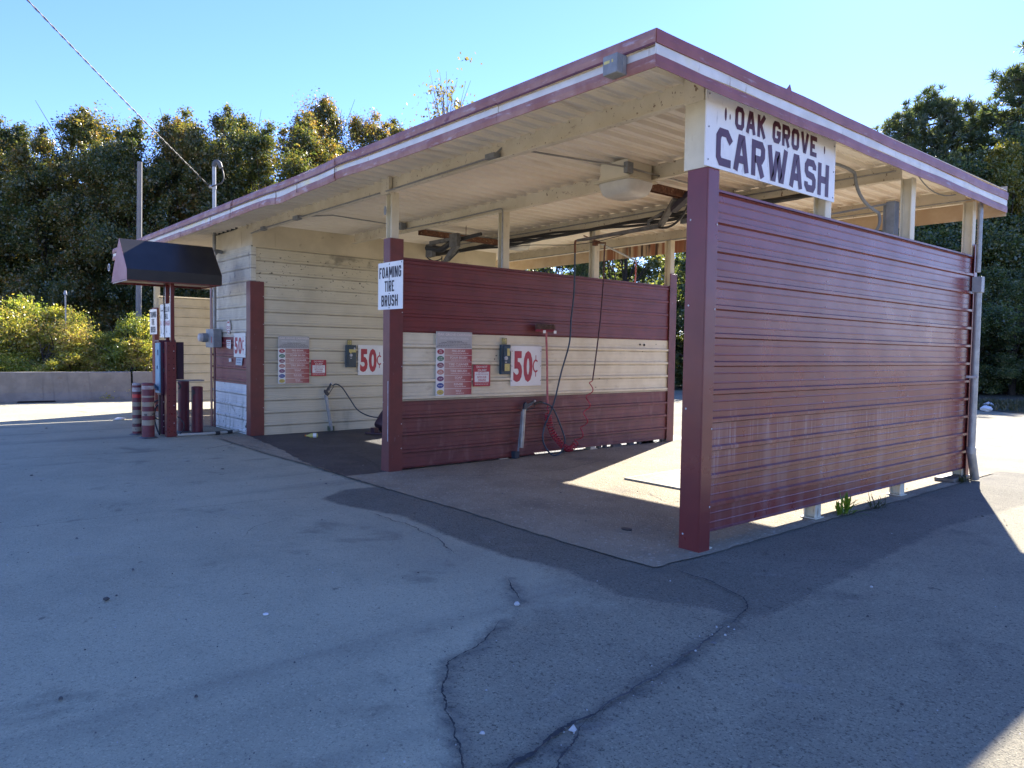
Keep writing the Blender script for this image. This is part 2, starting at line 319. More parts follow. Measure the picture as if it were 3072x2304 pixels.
def tag(o, label=None, cat=None, group=None, kind=None):
    if label: o['label'] = label
    if cat: o['category'] = cat
    if group: o['group'] = group
    if kind: o['kind'] = kind
    return o
def thing(name, label, cat, loc, group=None):
    o = bpy.data.objects.new(name, None); COL.objects.link(o); o.location = loc; o.empty_display_size = .1
    WL[o.name] = Vector(loc); return tag(o, label, cat, group)
def frame(o, u, v, n):
    o, u, v, n = map(Vector, (o, u, v, n))
    return lambda a, b, c=0.: o+u*a+v*b+n*c
def FX(x, y, z): return frame((x, y, z), (0, 1, 0), (0, 0, 1), (1, 0, 0))       # mounted on a wall that faces +x
def FY(x, y, z): return frame((x, y, z), (1, 0, 0), (0, 0, 1), (0, -1, 0))      # mounted on a wall that faces -y

# ------------------------------------------------------------------ lettering
_txt = {}
def text_shape(s, bold):
    k = (s, bold)
    if k not in _txt:
        cu = bpy.data.curves.new('lettering', 'FONT'); cu.body = s; cu.offset = bold; cu.resolution_u = 3; cu.fill_mode = 'FRONT'
        o = bpy.data.objects.new('lettering', cu); COL.objects.link(o)
        dg = bpy.context.evaluated_depsgraph_get(); me = o.evaluated_get(dg).to_mesh()
        vs = [(v.co.x, v.co.y) for v in me.vertices]; fs = [tuple(p.vertices) for p in me.polygons]
        o.evaluated_get(dg).to_mesh_clear(); bpy.data.objects.remove(o); bpy.data.curves.remove(cu)
        xs = [v[0] for v in vs]; ys = [v[1] for v in vs]
        x0, x1, y0, y1 = min(xs), max(xs), min(ys), max(ys)
        _txt[k] = ([((x-x0)/(x1-x0), (y-y0)/(y1-y0)) for x, y in vs], fs)
    return _txt[k]
def put_text(mb, F, s, a0, a1, b0, b1, c=.002, bold=.0, mi=0):
    vs, fs = text_shape(s, bold)
    mb.add([F(a0+(a1-a0)*x, b0+(b1-b0)*y, c) for x, y in vs], fs, mi)
def put_lines(mb, F, a0, a1, b0, b1, c=.002, seed=1, mi=0):
    rnd = random.Random(seed); x = a0; h = (b1-b0)*.5
    while x < a1-.004:
        w = min(rnd.uniform(1.2, 4.5)*h*1.3, a1-x); mb.add([F(x, b0+h*.5, c), F(x+w, b0+h*.5, c), F(x+w, b1-h*.5, c), F(x, b1-h*.5, c)], [(0, 1, 2, 3)], mi); x += w+h*.9
GL = {
 'O': [('c', [(0,.16),(0,.84),(.2,1),(.8,1),(1,.84),(1,.16),(.8,0),(.2,0)])],
 'A': [('o', [(0,0),(.38,1),(.62,1),(1,0)]), ('o', [(.2,.28),(.8,.28)])],
 'K': [('o', [(0,0),(0,1)]), ('o', [(1,1),(.16,.5)]), ('o', [(.34,.58),(1,0)])],
 'G': [('o', [(1,.74),(1,.86),(.8,1),(.2,1),(0,.84),(0,.16),(.2,0),(.8,0),(1,.16),(1,.46),(.52,.46)])],
 'R': [('o', [(0,0),(0,1),(.82,1),(1,.86),(1,.62),(.82,.47),(.12,.47)]), ('o', [(.5,.44),(1,0)])],
 'V': [('o', [(0,1),(.42,0),(.58,0),(1,1)])],
 'E': [('o', [(1,1),(0,1),(0,0),(1,0)]), ('o', [(.08,.5),(.8,.5)])],
 'C': [('o', [(1,.72),(1,.86),(.8,1),(.2,1),(0,.84),(0,.16),(.2,0),(1,0)])],
 'W': [('o', [(0,1),(.2,0),(.3,0),(.46,.86),(.54,.86),(.7,0),(.8,0),(1,1)])],
 'S': [('o', [(1,.76),(1,.88),(.82,1),(.18,1),(0,.86),(0,.66),(.16,.54),(.84,.48),(1,.36),(1,.14),(.82,0),(.18,0),(0,.12),(0,.24)])],
 'H': [('o', [(0,0),(0,1)]), ('o', [(1,0),(1,1)]), ('o', [(.08,.5),(.92,.5)])],
 'F': [('o', [(1,1),(0,1),(0,0)]), ('o', [(.08,.52),(.8,.52)])],
 'M': [('o', [(0,0),(0,1),(.16,1),(.46,.3),(.54,.3),(.84,1),(1,1),(1,0)])],
 'I': [('o', [(.5,0),(.5,1)])],
 'N': [('o', [(0,0),(0,1),(.14,1),(.86,0),(1,0),(1,1)])],
 'T': [('o', [(0,1),(1,1)]), ('o', [(.5,.95),(.5,0)])],
 'B': [('c', [(0,0),(0,1),(.8,1),(1,.87),(1,.63),(.84,.52),(1,.40),(1,.13),(.8,0)]), ('o', [(.1,.52),(.8,.52)])],
 'U': [('o', [(0,1),(0,.16),(.2,0),(.8,0),(1,.16),(1,1)])],
 'D': [('c', [(0,0),(0,1),(.75,1),(1,.82),(1,.18),(.75,0)])],
 'L': [('o', [(0,1),(0,0),(1,0)])],
}
def stroke(mb, F, pts, wx, wz, closed, c, mi):
    """offset a polyline to a band with mitred corners; wx / wz: half widths along the two axes"""
    P = [Vector((p[0]/wx, p[1]/wz)) for p in pts]; n = len(P); Lf = []; Rt = []
    for i in range(n):
        a = P[i-1] if (closed or i > 0) else None; b = P[(i+1) % n] if (closed or i < n-1) else None
        d1 = (P[i]-a).normalized() if a is not None else None; d2 = (b-P[i]).normalized() if b is not None else None
        if d1 is None: d1 = d2
        if d2 is None: d2 = d1
        n1 = Vector((-d1.y, d1.x)); n2 = Vector((-d2.y, d2.x)); mm = n1+n2
        mm = mm.normalized() if mm.length > 1e-6 else n1
        k = 1/max(.45, mm.dot(n1)); Lf.append(P[i]+mm*k); Rt.append(P[i]-mm*k)
    q = [F(p.x*wx, p.y*wz, c) for p in Lf]+[F(p.x*wx, p.y*wz, c) for p in Rt]
    rng = range(n) if closed else range(n-1)
    mb.add(q, [(i, (i+1) % n, n+(i+1) % n, n+i) for i in rng], mi)
def block_text(mb, F, s, a0, a1, b0, b1, st=.2, c=.002, mi=0, gap=.30, wmap=None):
    """squared poster lettering drawn with strokes; st = stroke width / letter width"""
    wid = {'I': .32, 'W': 1.45, 'M': 1.4, ' ': .55, 'E': .92, 'F': .9, 'T': .95, 'A': 1.1, 'V': 1.1, 'N': 1.1}
    if wmap: wid.update(wmap)
    tot = sum(wid.get(ch, 1.) for ch in s)+gap*(len(s)-1); sc = (a1-a0)/tot; x = a0; hh = st*sc*.5; k = 0
    hv = min(hh, (b1-b0)*.12)
    for ch in s:
        w = wid.get(ch, 1.)*sc
        for (t, pts) in GL.get(ch, []):
            k += 1
            if ch == 'I': q = [(x+w/2, b0 if y == 0 else b1) for _, y in pts]
            else:
                q = []
                for px, py in pts:
                    X = x+hh+px*(w-2*hh); Y = b0+hv+py*(b1-b0-2*hv)
                    q.append((X, Y))
                if t == 'o':                      # let straight stems reach the full letter height
                    for e in (0, -1):
                        if pts[e][1] == 0 and ch in 'AKRHFMNTVW': q[e] = (q[e][0], b0)
                        if pts[e][1] == 1 and ch in 'AKRHMNUVWL': q[e] = (q[e][0], b1)
                        if ch in 'EFLCT' and pts[e][0] == 1: q[e] = (x+w, q[e][1])
                        if ch == 'T' and pts[e][0] == 0: q[e] = (x, q[e][1])
            stroke(mb, F, q, hh, hv, t == 'c', c+.0004*(k % 4), mi)
        x += w+gap*sc

# ------------------------------------------------------------------ ribbed steel sheet
RS = .2286
def rib_prof(s0, s1, phase, h=.026, minor=.003, sp=RS):
    pts = [(s0, 0.)]; k = math.floor((s0-phase)/sp)-1
    while phase+k*sp < s1+sp:
        c = phase+k*sp
        for d, o in ((-.025, 0), (-.014, h), (.014, h), (.025, 0), (sp/3-.007, 0), (sp/3-.002, minor), (sp/3+.002, minor), (sp/3+.007, 0), (2*sp/3-.007, 0), (2*sp/3-.002, minor), (2*sp/3+.002, minor), (2*sp/3+.007, 0)):
            if s0+.001 < c+d < s1-.001: pts.append((c+d, o))
        k += 1
    pts.append((s1, 0.)); return pts
def ribbed(mb, F, a0, a1, s0, s1, phase, mi=0, h=.026, minor=.003, th=.0025, segs=1, jit=0.):
    """F(a, s, out): sheet running along a, ribs repeat along s"""
    pr = rib_prof(s0, s1, phase, h, minor); n = len(pr)
    A = [a0+(a1-a0)*i/segs for i in range(segs+1)]
    vs = []
    for a in A:
        vs += [F(a, s, o) for s, o in pr]+[F(a, s, o-th) for s, o in pr]
    fs = []
    for i in range(segs):
        b = i*2*n; c = (i+1)*2*n
        for j in range(n-1):
            fs += [(b+j, b+j+1, c+j+1, c+j), (b+n+j, c+n+j, c+n+j+1, b+n+j+1)]
        fs += [(b, c, c+n, b+n), (b+n-1, b+2*n-1, c+2*n-1, c+n-1)]
    b = segs*2*n
    for j in range(n-1): fs += [(j, n+j, n+j+1, j+1), (b+j, b+j+1, b+n+j+1, b+n+j)]
    mb.add(vs, fs, mi)

exec_order = []
# ================================================================== GROUND
def irregular(poly, step=.12, amp=.02, seed=1):
    rnd = random.Random(seed); out = []
    for i in range(len(poly)):
        a = Vector(poly[i]); b = Vector(poly[(i+1) % len(poly)]); L = (b-a).length
        k = max(1, min(60, int(L/step))) if L < 14 else 1
        for j in range(k):
            p = a+(b-a)*(j/k)
            if k > 1: p = p+Vector((rnd.uniform(-amp, amp), rnd.uniform(-amp, amp)))
            out.append((p.x, p.y))
    return out
def sheet(name, poly, z, mat, step=.12, amp=.02, seed=1, kind='structure'):
    pl = irregular(poly, step, amp, seed) if step else poly
    mb = MB(); bm = bmesh.new(); vs = [bm.verts.new((x, y, z)) for x, y in pl]; f = bm.faces.new(vs); f.normal_update()
    if f.normal.z < 0: f.normal_flip(); f.normal_update()
    bmesh.ops.triangulate(bm, faces=[f], ngon_method='EAR_CLIP')
    me = bpy.data.meshes.new(name); bm.normal_update(); bm.to_mesh(me); bm.free()
    me.materials.append(mat); o = bpy.data.objects.new(name, me); COL.objects.link(o); o['kind'] = kind; return o

slab_m = ground_mat('bay_slab', (.38, .32, .225), (.29, .245, .172), (.12, .108, .095), grit=.75, gscale=60, big=1.1, bump=.9, fleck=(.55, .50, .42), fl=.90,
                    stains=[((.14, .125, .11), 1.1, .56, .18, .55, (1, 1, 1))])
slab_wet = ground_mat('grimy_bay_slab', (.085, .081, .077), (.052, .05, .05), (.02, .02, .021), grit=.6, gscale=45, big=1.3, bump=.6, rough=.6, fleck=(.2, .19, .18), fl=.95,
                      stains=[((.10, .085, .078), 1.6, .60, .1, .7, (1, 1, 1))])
soil = ground_mat('woodland_floor', (.07, .058, .04), (.05, .05, .028), (.03, .027, .02), grit=.6, gscale=12, big=.5, bump=.8, fleck=(.16, .12, .06), fl=.8)
lawn_m = ground_mat('rough_lawn', (.055, .062, .028), (.075, .065, .035), (.03, .034, .016), grit=.7, gscale=22, big=.6, bump=.8, fleck=(.12, .11, .05), fl=.85)
lot_m = ground_mat('pale_lot', (.24, .215, .185), (.19, .17, .148), (.10, .09, .08), grit=.6, gscale=30, big=.35, bump=.7, fleck=(.36, .33, .29), fl=.86)

def zones_mat(name, layers):
    """layers: (attribute or None, c1, c2, grit colour, grit amount, softness, noise amount)"""
    ma = bpy.data.materials.new(name); ma.use_nodes = True; nt = ma.node_tree; L = nt.links.new
    bs = nt.nodes['Principled BSDF']; bs.inputs['Roughness'].default_value = .9; bs.inputs['Specular IOR Level'].default_value = .3
    P = N(nt, 'ShaderNodeNewGeometry').outputs['Position']
    def noise(sc, det=6., ro=.65, dist=0.):
        n = N(nt, 'ShaderNodeTexNoise', Scale=sc, Detail=det, Roughness=ro, Distortion=dist); L(P, n.inputs['Vector']); return n.outputs[0]
    def ramp(sock, a, b, lo=0., hi=1.):
        r = N(nt, 'ShaderNodeMapRange', interpolation_type='SMOOTHSTEP'); r.inputs['From Min'].default_value = a; r.inputs['From Max'].default_value = b; r.inputs['To Min'].default_value = lo; r.inputs['To Max'].default_value = hi
        L(sock, r.inputs['Value']); return r.outputs[0]
    def mix(f, a, b, blend='MIX'):
        x = N(nt, 'ShaderNodeMix', data_type='RGBA', blend_type=blend)
        if isinstance(f, float): x.inputs['Factor'].default_value = f
        else: L(f, x.inputs['Factor'])
        q_ = [q for q in x.inputs if q.type == 'RGBA']
        for i, v in enumerate((a, b)):
            if isinstance(v, tuple): q_[i].default_value = c4(v)
            else: L(v, q_[i])
        return [q for q in x.outputs if q.type == 'RGBA'][0]
    def madd(a, k, c):
        x = N(nt, 'ShaderNodeMath', operation='MULTIPLY_ADD'); L(a, x.inputs[0]); x.inputs[1].default_value = k
        if isinstance(c, float): x.inputs[2].default_value = c
        else: L(c, x.inputs[2])
        return x.outputs[0]
    big = noise(.55, 7.); mid = noise(3.2, 7., .7, .3); gr = noise(95., 4., .78); gr2 = noise(42., 5., .8); gr3 = noise(17., 8., .82); rag = noise(7., 6., .75)
    vo = N(nt, 'ShaderNodeTexVoronoi', Scale=120.); L(P, vo.inputs['Vector']); vs = N(nt, 'ShaderNodeSeparateColor'); L(vo.outputs['Color'], vs.inputs[0])
    col = None; rough_f = None
    for (at, c1, c2, gc, ga, soft, na) in layers:
        c = mix(ramp(madd(mid, .5, big), .58, .92), c1, c2)
        c = mix(ramp(gr, .52, .68, 0, ga*.9), c, gc); c = mix(ramp(gr2, .54, .66, 0, ga*.85), c, gc); c = mix(ramp(gr3, .57, .68, 0, max(0., ga-.3)), c, gc)
        c = mix(ramp(vs.outputs[0], .88, 1., 0, .45*ga), c, tuple(min(1, v*1.55) for v in c1))
        if at is None: col = c
        else:
            an = N(nt, 'ShaderNodeAttribute', attribute_name=at); f = ramp(madd(rag, na, madd(an.outputs['Fac'], 1., -.5*na)), .5-soft, .5+soft)
            col = mix(f, col, c)
    # old stains, drips and faint tyre polish
    col = mix(ramp(noise(1.3, 6., .62, .5), .585, .70, 0, .34), col, (.07, .066, .064)); col = mix(ramp(noise(5.5, 5., .6), .665, .72, 0, .55), col, (.05, .047, .046)); col = mix(ramp(noise(2.4, 7., .7, .6), .60, .72, 0, .28), col, (.40, .385, .35))
    mp = N(nt, 'ShaderNodeMapping'); mp.inputs['Rotation'].default_value = (0, 0, .35); mp.inputs['Scale'].default_value = (.9, .09, 1); L(P, mp.inputs['Vector'])
    tn = N(nt, 'ShaderNodeTexNoise', Scale=1.6, Detail=5.); L(mp.outputs[0], tn.inputs['Vector']); col = mix(ramp(tn.outputs[0], .55, .72, 0, .30), col, (.10, .097, .095))
    L(col, bs.inputs['Base Color'])
    h = madd(gr2, 1.3, madd(gr, .8, madd(vo.outputs['Distance'], .7, 0.)))
    b = N(nt, 'ShaderNodeBump', Strength=.85, Distance=.012); L(h, b.inputs['Height']); L(b.outputs[0], bs.inputs['Normal']); return ma
def poly_sd(px, py, poly):
    d = np.full(px.shape, 1e9); ins = np.zeros(px.shape, bool); n = len(poly)
    for k in range(n):
        x0, y0 = poly[k]; x1, y1 = poly[(k+1) % n]; ex, ey = x1-x0, y1-y0
        t = np.clip(((px-x0)*ex+(py-y0)*ey)/(ex*ex+ey*ey+1e-12), 0, 1); d = np.minimum(d, np.hypot(px-x0-t*ex, py-y0-t*ey))
        c = ((y0 > py) != (y1 > py)) & (px < ex*(py-y0)/(ey+1e-12*(ey == 0))+x0); ins ^= c
    return np.where(ins, d, -d)
APRON = [(-60,-60),(3.6,-60),(2.7,-8),(1.9,-4.6),(1.26,-3.26),(1.01,-3.12),(.71,-2.97),(.45,-2.75),(.37,-2.48),(.17,-2.17),(-.2,-1.6),(-.57,-1.2),(-2.54,-1.2),(-3.7,-1.42),(-4.05,-1.0),(-4.0,-.62),(-9.5,-.58),(-11.65,-.42),(-15.7,-.42),(-15.9,12),(-60,12)]
PATCH = [(-3.78,-1.40),(-4.08,-.97),(-3.98,-.55),(0.,-.5),(0,7),(1.0,7.4),(1.05,5.2),(.85,2.6),(1.0,.6),(1.1,-.9),(.8,-1.0),(.3,-1.25),(-.3,-1.15),(-.57,-1.18),(-.88,-1.25),(-1.37,-1.27),(-1.81,-1.24),(-2.54,-1.16),(-3.06,-1.32),(-3.4,-1.41)]
DUST = [(-3.3,-1.32),(-2.5,-1.2),(-1.5,-1.28),(-.5,-1.2),(.3,-1.5),(.1,-2.0),(-.9,-2.1),(-1.9,-1.9),(-2.9,-1.7)]
FRAY = [(.2,-1.7),(1.0,-1.3),(1.9,-1.6),(2.3,-3.0),(1.8,-4.2),(1.2,-3.2),(.6,-2.9)]
gx = np.concatenate([[-400, -150, -60], np.arange(-30, -12, .6), np.arange(-12, 4.6, .085), np.arange(5, 12, 1.), [20, 60, 300]]); gy = np.concatenate([[-300, -100, -30], np.arange(-12, -6, .6), np.arange(-6, 8, .085), np.arange(8.5, 26, 1.), [40, 120, 400]])
GX, GY = np.meshgrid(gx, gy, indexing='ij'); nx, ny = GX.shape; co_ = np.stack([GX, GY, np.full(GX.shape, -.004)], -1).reshape(-1, 3)
idx = np.arange(nx*ny).reshape(nx, ny); quads = np.stack([idx[:-1, :-1], idx[1:, :-1], idx[1:, 1:], idx[:-1, 1:]], -1).reshape(-1, 4); nq = len(quads)
gmesh = bpy.data.meshes.new('ground'); gmesh.vertices.add(nx*ny); gmesh.vertices.foreach_set('co', co_.astype(np.float32).ravel()); gmesh.loops.add(nq*4); gmesh.loops.foreach_set('vertex_index', quads.astype(np.int32).ravel()); gmesh.polygons.add(nq)
gmesh.polygons.foreach_set('loop_start', np.arange(0, nq*4, 4, dtype=np.int32)); gmesh.polygons.foreach_set('loop_total', np.full(nq, 4, dtype=np.int32)); gmesh.update(calc_edges=True)
SEAMS = [[(1.04,-1.14),(1.1,-1.46),(1.19,-1.92),(1.26,-2.41),(1.31,-2.62),(1.31,-2.86),(1.38,-3.12),(1.50,-3.40)], [(.17,-2.17),(.37,-2.48),(.45,-2.75),(.71,-2.97),(1.01,-3.12),(1.26,-3.26),(1.42,-3.42)], [(.09,-.54),(.45,-.53),(.86,-.71),(1.04,-1.14)], [(-.45,-1.62),(-.02,-1.86)], [(1.31,-2.62),(1.56,-3.05),(1.66,-3.3)]]
sdm = np.full(GX.shape, 1e9)
for pl in SEAMS:
    for (x0, y0), (x1, y1) in zip(pl[:-1], pl[1:]):
        ex, ey = x1-x0, y1-y0; t = np.clip(((GX-x0)*ex+(GY-y0)*ey)/(ex*ex+ey*ey), 0, 1); sdm = np.minimum(sdm, np.hypot(GX-x0-t*ex, GY-y0-t*ey))
a_ = gmesh.attributes.new('seam', 'FLOAT', 'POINT'); a_.data.foreach_set('value', (.60*np.exp(-(sdm/.085)**2)).astype(np.float32).ravel())
for nm, pl, wd in (('apron', APRON, .35), ('patch', PATCH, .16), ('dust', DUST, .5), ('fray', FRAY, .7)):
    a_ = gmesh.attributes.new(nm, 'FLOAT', 'POINT'); a_.data.foreach_set('value', np.clip(poly_sd(GX, GY, pl)/wd*.5+.5, 0, 1).astype(np.float32).ravel())
gmesh.materials.append(zones_mat('paving', [(None, (.365, .328, .23), (.285, .258, .186), (.055, .051, .042), 1., .1, .0),
    ('fray', (.37, .335, .237), (.283, .258, .188), (.055, .051, .042), 1., .22, .5),
    ('apron', (.52, .475, .33), (.425, .39, .275), (.17, .162, .125), .7, .10, .55),
    ('dust', (.46, .425, .30), (.39, .36, .262), (.12, .11, .10), .6, .30, .9),
    ('seam', (.12, .115, .105), (.09, .087, .08), (.03, .03, .03), 1., .35, 1.0),
    ('patch', (.235, .214, .162), (.183, .168, .128), (.03, .03, .03), 1., .12, .6)]))
go_ = bpy.data.objects.new('ground', gmesh); COL.objects.link(go_); go_['kind'] = 'structure'
sheet('bay_floor', [(-4.82,-.60),(-3.9,-.60),(-2.4,-.585),(-1.0,-.62),(.03,-.60),(.06,.2),(.05,2),(.07,4),(.04,6.7),(-4.82,6.7)], .006, slab_m, step=.1, amp=.012, seed=8)
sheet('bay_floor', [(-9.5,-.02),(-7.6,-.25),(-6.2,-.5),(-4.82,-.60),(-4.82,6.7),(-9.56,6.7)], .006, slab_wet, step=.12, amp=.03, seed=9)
sheet('bay_floor', [(-15.72,-.3),(-11.62,-.3),(-11.62,6.7),(-15.72,6.7)], .006, slab_m, step=0)
sheet('bay_floor', [(-9.5,-.58),(-7.8,-.60),(-6.1,-.58),(-4.82,-.602),(-6.2,-.502),(-7.6,-.252),(-9.5,-.022)], .0055, slab_m, step=0)
sheet('woodland_floor', [(-60,-60),(-20.7,-60),(-20.7,-3),(-20.3,.5),(-19.6,9),(-17,20),(-9,25.5),(4,25.5),(30,25),(60,25),(60,120),(-120,120),(-120,-60)], .012, soil, step=0)
sheet('lawn', [(-9,20.6),(-4.6,20.4),(-2.5,19.6),(.5,19.2),(6,19.2),(30,19.2),(30,25.3),(4,25.8),(-9,25.8)], .016, lawn_m, step=.3, amp=.06, seed=2)

# cracks: thin dark strips lying in the paving
crm = M('crack_grime', (.055, .052, .050), (.030, .029, .028), 30, rough=.95)
crs = M('joint_dirt', (.095, .09, .085), (.06, .058, .055), 30, rough=.95)
def crack(pts, w, seed, z=.0085, mat=None, jit=.02, taper=True):
    rnd = random.Random(seed); P = []
    for i in range(len(pts)-1):
        a = Vector(pts[i]); b = Vector(pts[i+1]); k = max(2, int((b-a).length/.045))
        for j in range(k): P.append(a+(b-a)*(j/k)+Vector((rnd.uniform(-jit, jit), rnd.uniform(-jit, jit)))*1.4)
    P.append(Vector(pts[-1])); n = len(P); vs = []
    Q = [P[0]]+[(P[i-1]+P[i]*1.5+P[i+1])/3.5 for i in range(1, n-1)]+[P[-1]]; P = []
    for i in range(n-1):
        for q_ in range(3): P.append(Q[i].lerp(Q[i+1], q_/3)+Vector((rnd.gauss(0, .0022), rnd.gauss(0, .0022))))
    P.append(Q[-1]); n = len(P)
    for i, p in enumerate(P):
        t = (P[min(i+1, n-1)]-P[max(i-1, 0)]).normalized(); q = Vector((-t.y, t.x))
        e = min(1, min(i, n-1-i)/16+.1) if taper else 1
        ww = w*.5*rnd.uniform(.25, 1.35)*e
        vs += [(p.x+q.x*ww, p.y+q.y*ww, z), (p.x-q.x*ww, p.y-q.y*ww, z)]
    mb = MB(); mb.add(vs, [(2*i, 2*i+1, 2*i+3, 2*i+2) for i in range(n-1)])
    o = mb.build('pavement_crack', mat or crm, fixn=False); o['kind'] = 'structure'
    for p in o.data.polygons:
        if p.normal.z < 0: o.data.flip_normals(); break
crack([(-9.45,-.56),(-7.9,-.62),(-7,-.64),(-6.44,-.6),(-5.82,-.57),(-4.9,-.6),(-3.99,-.61)], .016, 1, jit=.012)
crack([(-8.66,-3.75),(-8.6,-3.0),(-8.49,-2.32),(-8.35,-1.7),(-8.2,-1.25)], .010, 2, jit=.005)
crack([(-8.2,-1.25),(-8.38,-1.01),(-8.54,-.73),(-8.75,-.6)], .019, 3, jit=.02)
crack([(-8.75,-.6),(-8.1,-.5),(-7.4,-.38),(-6.9,-.2)], .010, 33, jit=.03)
crack([(-4.11,-4.3),(-4.08,-3.29),(-3.99,-1.94),(-3.80,-1.4)], .006, 4, jit=.003, mat=crs)
crack([(.09,-.54),(.45,-.53),(.66,-.6),(.86,-.71),(1.0,-.9),(1.04,-1.14)], .012, 5)
crack([(1.04,-1.14),(1.1,-1.46),(1.19,-1.92),(1.26,-2.41),(1.31,-2.62)], .012, 6, jit=.018, mat=crs)
crack([(1.28,-2.45),(1.31,-2.62),(1.31,-2.86),(1.38,-3.12),(1.50,-3.40)], .022, 7, jit=.02)
crack([(1.31,-2.62),(1.42,-2.86),(1.56,-3.05),(1.66,-3.3)], .011, 8, jit=.018)
crack([(.17,-2.17),(.37,-2.48),(.45,-2.75),(.71,-2.97),(1.01,-3.12),(1.26,-3.26),(1.42,-3.42)], .009, 9, jit=.018)
crack([(-.45,-1.62),(-.22,-1.76),(-.02,-1.86)], .015, 10, jit=.02)
crack([(-2.9,-1.37),(-2.2,-1.34),(-1.6,-1.40),(-1.1,-1.58)], .010, 11, jit=.02, mat=crs)
crack([(-4.3,.1),(-3.8,1.0),(-3.6,2.0),(-3.9,3.1),(-3.5,4.2)], .008, 12, jit=.03)
crack([(-4.5,1.1),(-3.6,1.4),(-2.6,1.3),(-1.4,1.7)], .006, 13, jit=.025)
crack([(-3.2,2.6),(-2.4,3.6),(-1.8,4.0),(-1.5,5.2)], .009, 14, jit=.03)
crack([(-2.0,1.7),(-1.4,1.4),(-1.1,2.4)], .009, 15, jit=.03)
crack([(-7.6,.2),(-6.9,.9),(-6.2,1.2),(-5.6,1.0)], .013, 16, jit=.04)
crack([(-6.9,.9),(-6.6,.4),(-5.9,.3),(-5.1,.1)], .012, 17, jit=.04)
crack([(.2,6.6),(1.2,8.2),(1.6,9.6),(2.4,10.5)], .014, 18, jit=.04, mat=crs)
crack([(-3.1,-2.05),(-2.9,-2.5),(-2.6,-2.7)], .005, 19, jit=.015, mat=crs)

# grit, leaf scraps and chips lying about: beyond counting
def scatter(name, n, region, size, mat, seed, z=.006):
    rnd = random.Random(seed); mb = MB()
    for i in range(n):
        x, y = region(rnd); s = size*math.exp(rnd.gauss(0, .5)); a = rnd.uniform(0, 6.28); k = rnd.choice((4, 5, 5, 6)); h = s*rnd.uniform(.2, .7)
        b = [(x+s*rnd.uniform(.6, 1.2)*math.cos(a+6.28*j/k), y+s*rnd.uniform(.6, 1.2)*math.sin(a+6.28*j/k)) for j in range(k)]
        vs = [(p[0], p[1], z-.002) for p in b]+[(x+(p[0]-x)*.6, y+(p[1]-y)*.6, z+h) for p in b]
        mb.add(vs, [tuple(range(k, 2*k))]+[(j, (j+1) % k, k+(j+1) % k, k+j) for j in range(k)], rnd.randrange(len(mat)))
    o = mb.build(name, mat); o['kind'] = 'stuff'; o['label'] = {'gravel': 'loose grit and pale chips scattered over the shaded paving', 'leaf_litter': 'dry dark leaf scraps scattered over the pavement'}[name]; return o
pale_chip = M('pale_chip', (.55, .53, .5), (.46, .44, .42), 30, rough=.8); dark_chip = M('dark_chip', (.07, .065, .06), (.10, .09, .08), 30, rough=.9); grey_chip = M('grey_chip', (.16, .155, .15), (.12, .115, .11), 30, rough=.9)
def reg_near(r):
    t = r.random(); d = 1.6+9*t*t; a = YAW+r.uniform(-.66, .66); return (3.47-math.sin(a)*d, -4.92+math.cos(a)*d) if True else None
def reg_n(r):
    while True:
        x, y = reg_near(r)
        if not (-.25 < x < .05 and y > 0): return x, y
scatter('gravel', 900, reg_n, .003, [pale_chip, grey_chip, grey_chip, dark_chip], 4)
def reg_far(r):
    while True:
        x, y = r.uniform(-14, 2.5), r.uniform(-5, 6)
        if not (-12 < x < -9.4 and y > -.2): return x, y
scatter('leaf_litter', 200, reg_far, .0075, [dark_chip, dark_chip, grey_chip], 6)
def reg_crack(r):
    t = r.random(); return (1.04+.3*t+r.gauss(0, .05), -1.1-1.9*t+r.gauss(0, .05))
scatter('gravel', 60, reg_crack, .0045, [grey_chip, dark_chip, pale_chip], 9)

# ================================================================== THE CAR WASH BUILDING
BW = 4.78; X0, X1, X2, X3, X4 = 0., -BW, -2*BW, -11.65, -15.72; LEN = 5.85
B = thing('carwash_building', 'open self-service car wash with flat striped roof and red and cream ribbed steel walls', 'car wash', (0, 0, 0))
# frames for sheets: F(a along, s up, out)
def SX(x, sg=1): return lambda a, s, o: (x+o*sg, a, s)           # runs along Y, faces +x (sg=1) / -x
def SY(y, sg=-1): return lambda a, s, o: (a, y+o*sg, s)          # runs along X, faces -y
def screws(mb, F, pts, r=.007, mi=0):
    for a, s in pts:
        k = 6; v = [F(a+r*math.cos(6.283*i/k), s+r*math.sin(6.283*i/k), .0025) for i in range(k)]+[F(a, s, .0075)]
        mb.add(v, [(i, (i+1) % k, k) for i in range(k)], mi, True)
# ---- right-hand wall
wr = MB().box(-.145, -.055, .17, LEN-.02, .20, 2.83).build('wall', dark, B)
mb = MB(); ribbed(mb, SX(-.030), .10, LEN+.02, .142, 2.885, .142); mb.build('wall_panel', redo, wr, fixn=True)
mb = MB(); ribbed(mb, SX(-.17, -1), .10, LEN+.02, .142, 2.885, .142); mb.build('wall_panel', redd, wr)
MB().box(-.178, -.019, .13, LEN+.02, 2.886, 2.905).build('wall_cap', red, wr)
mb = MB()
mb.prism([(0, 0, .0), (-.012, .0, .0), (-.012, .142, .0), (0, .142, 0)], (0, 0, 3.055)); mb.prism([(-.0125, 0, 0), (-.2, 0, 0), (-.2, .012, 0), (-.0125, .012, 0)], (0, 0, 3.055))
mb.build('corner_trim', trimm, wr, bevel=.003)
mb = MB(); mb.box(-.012, 0, LEN-.06, LEN+.04, .03, 3.05); mb.box(-.16, -.0125, LEN+.03, LEN+.04, .03, 3.05); mb.build('corner_trim', trimm, wr, bevel=.003)
mb = MB(); pts = []
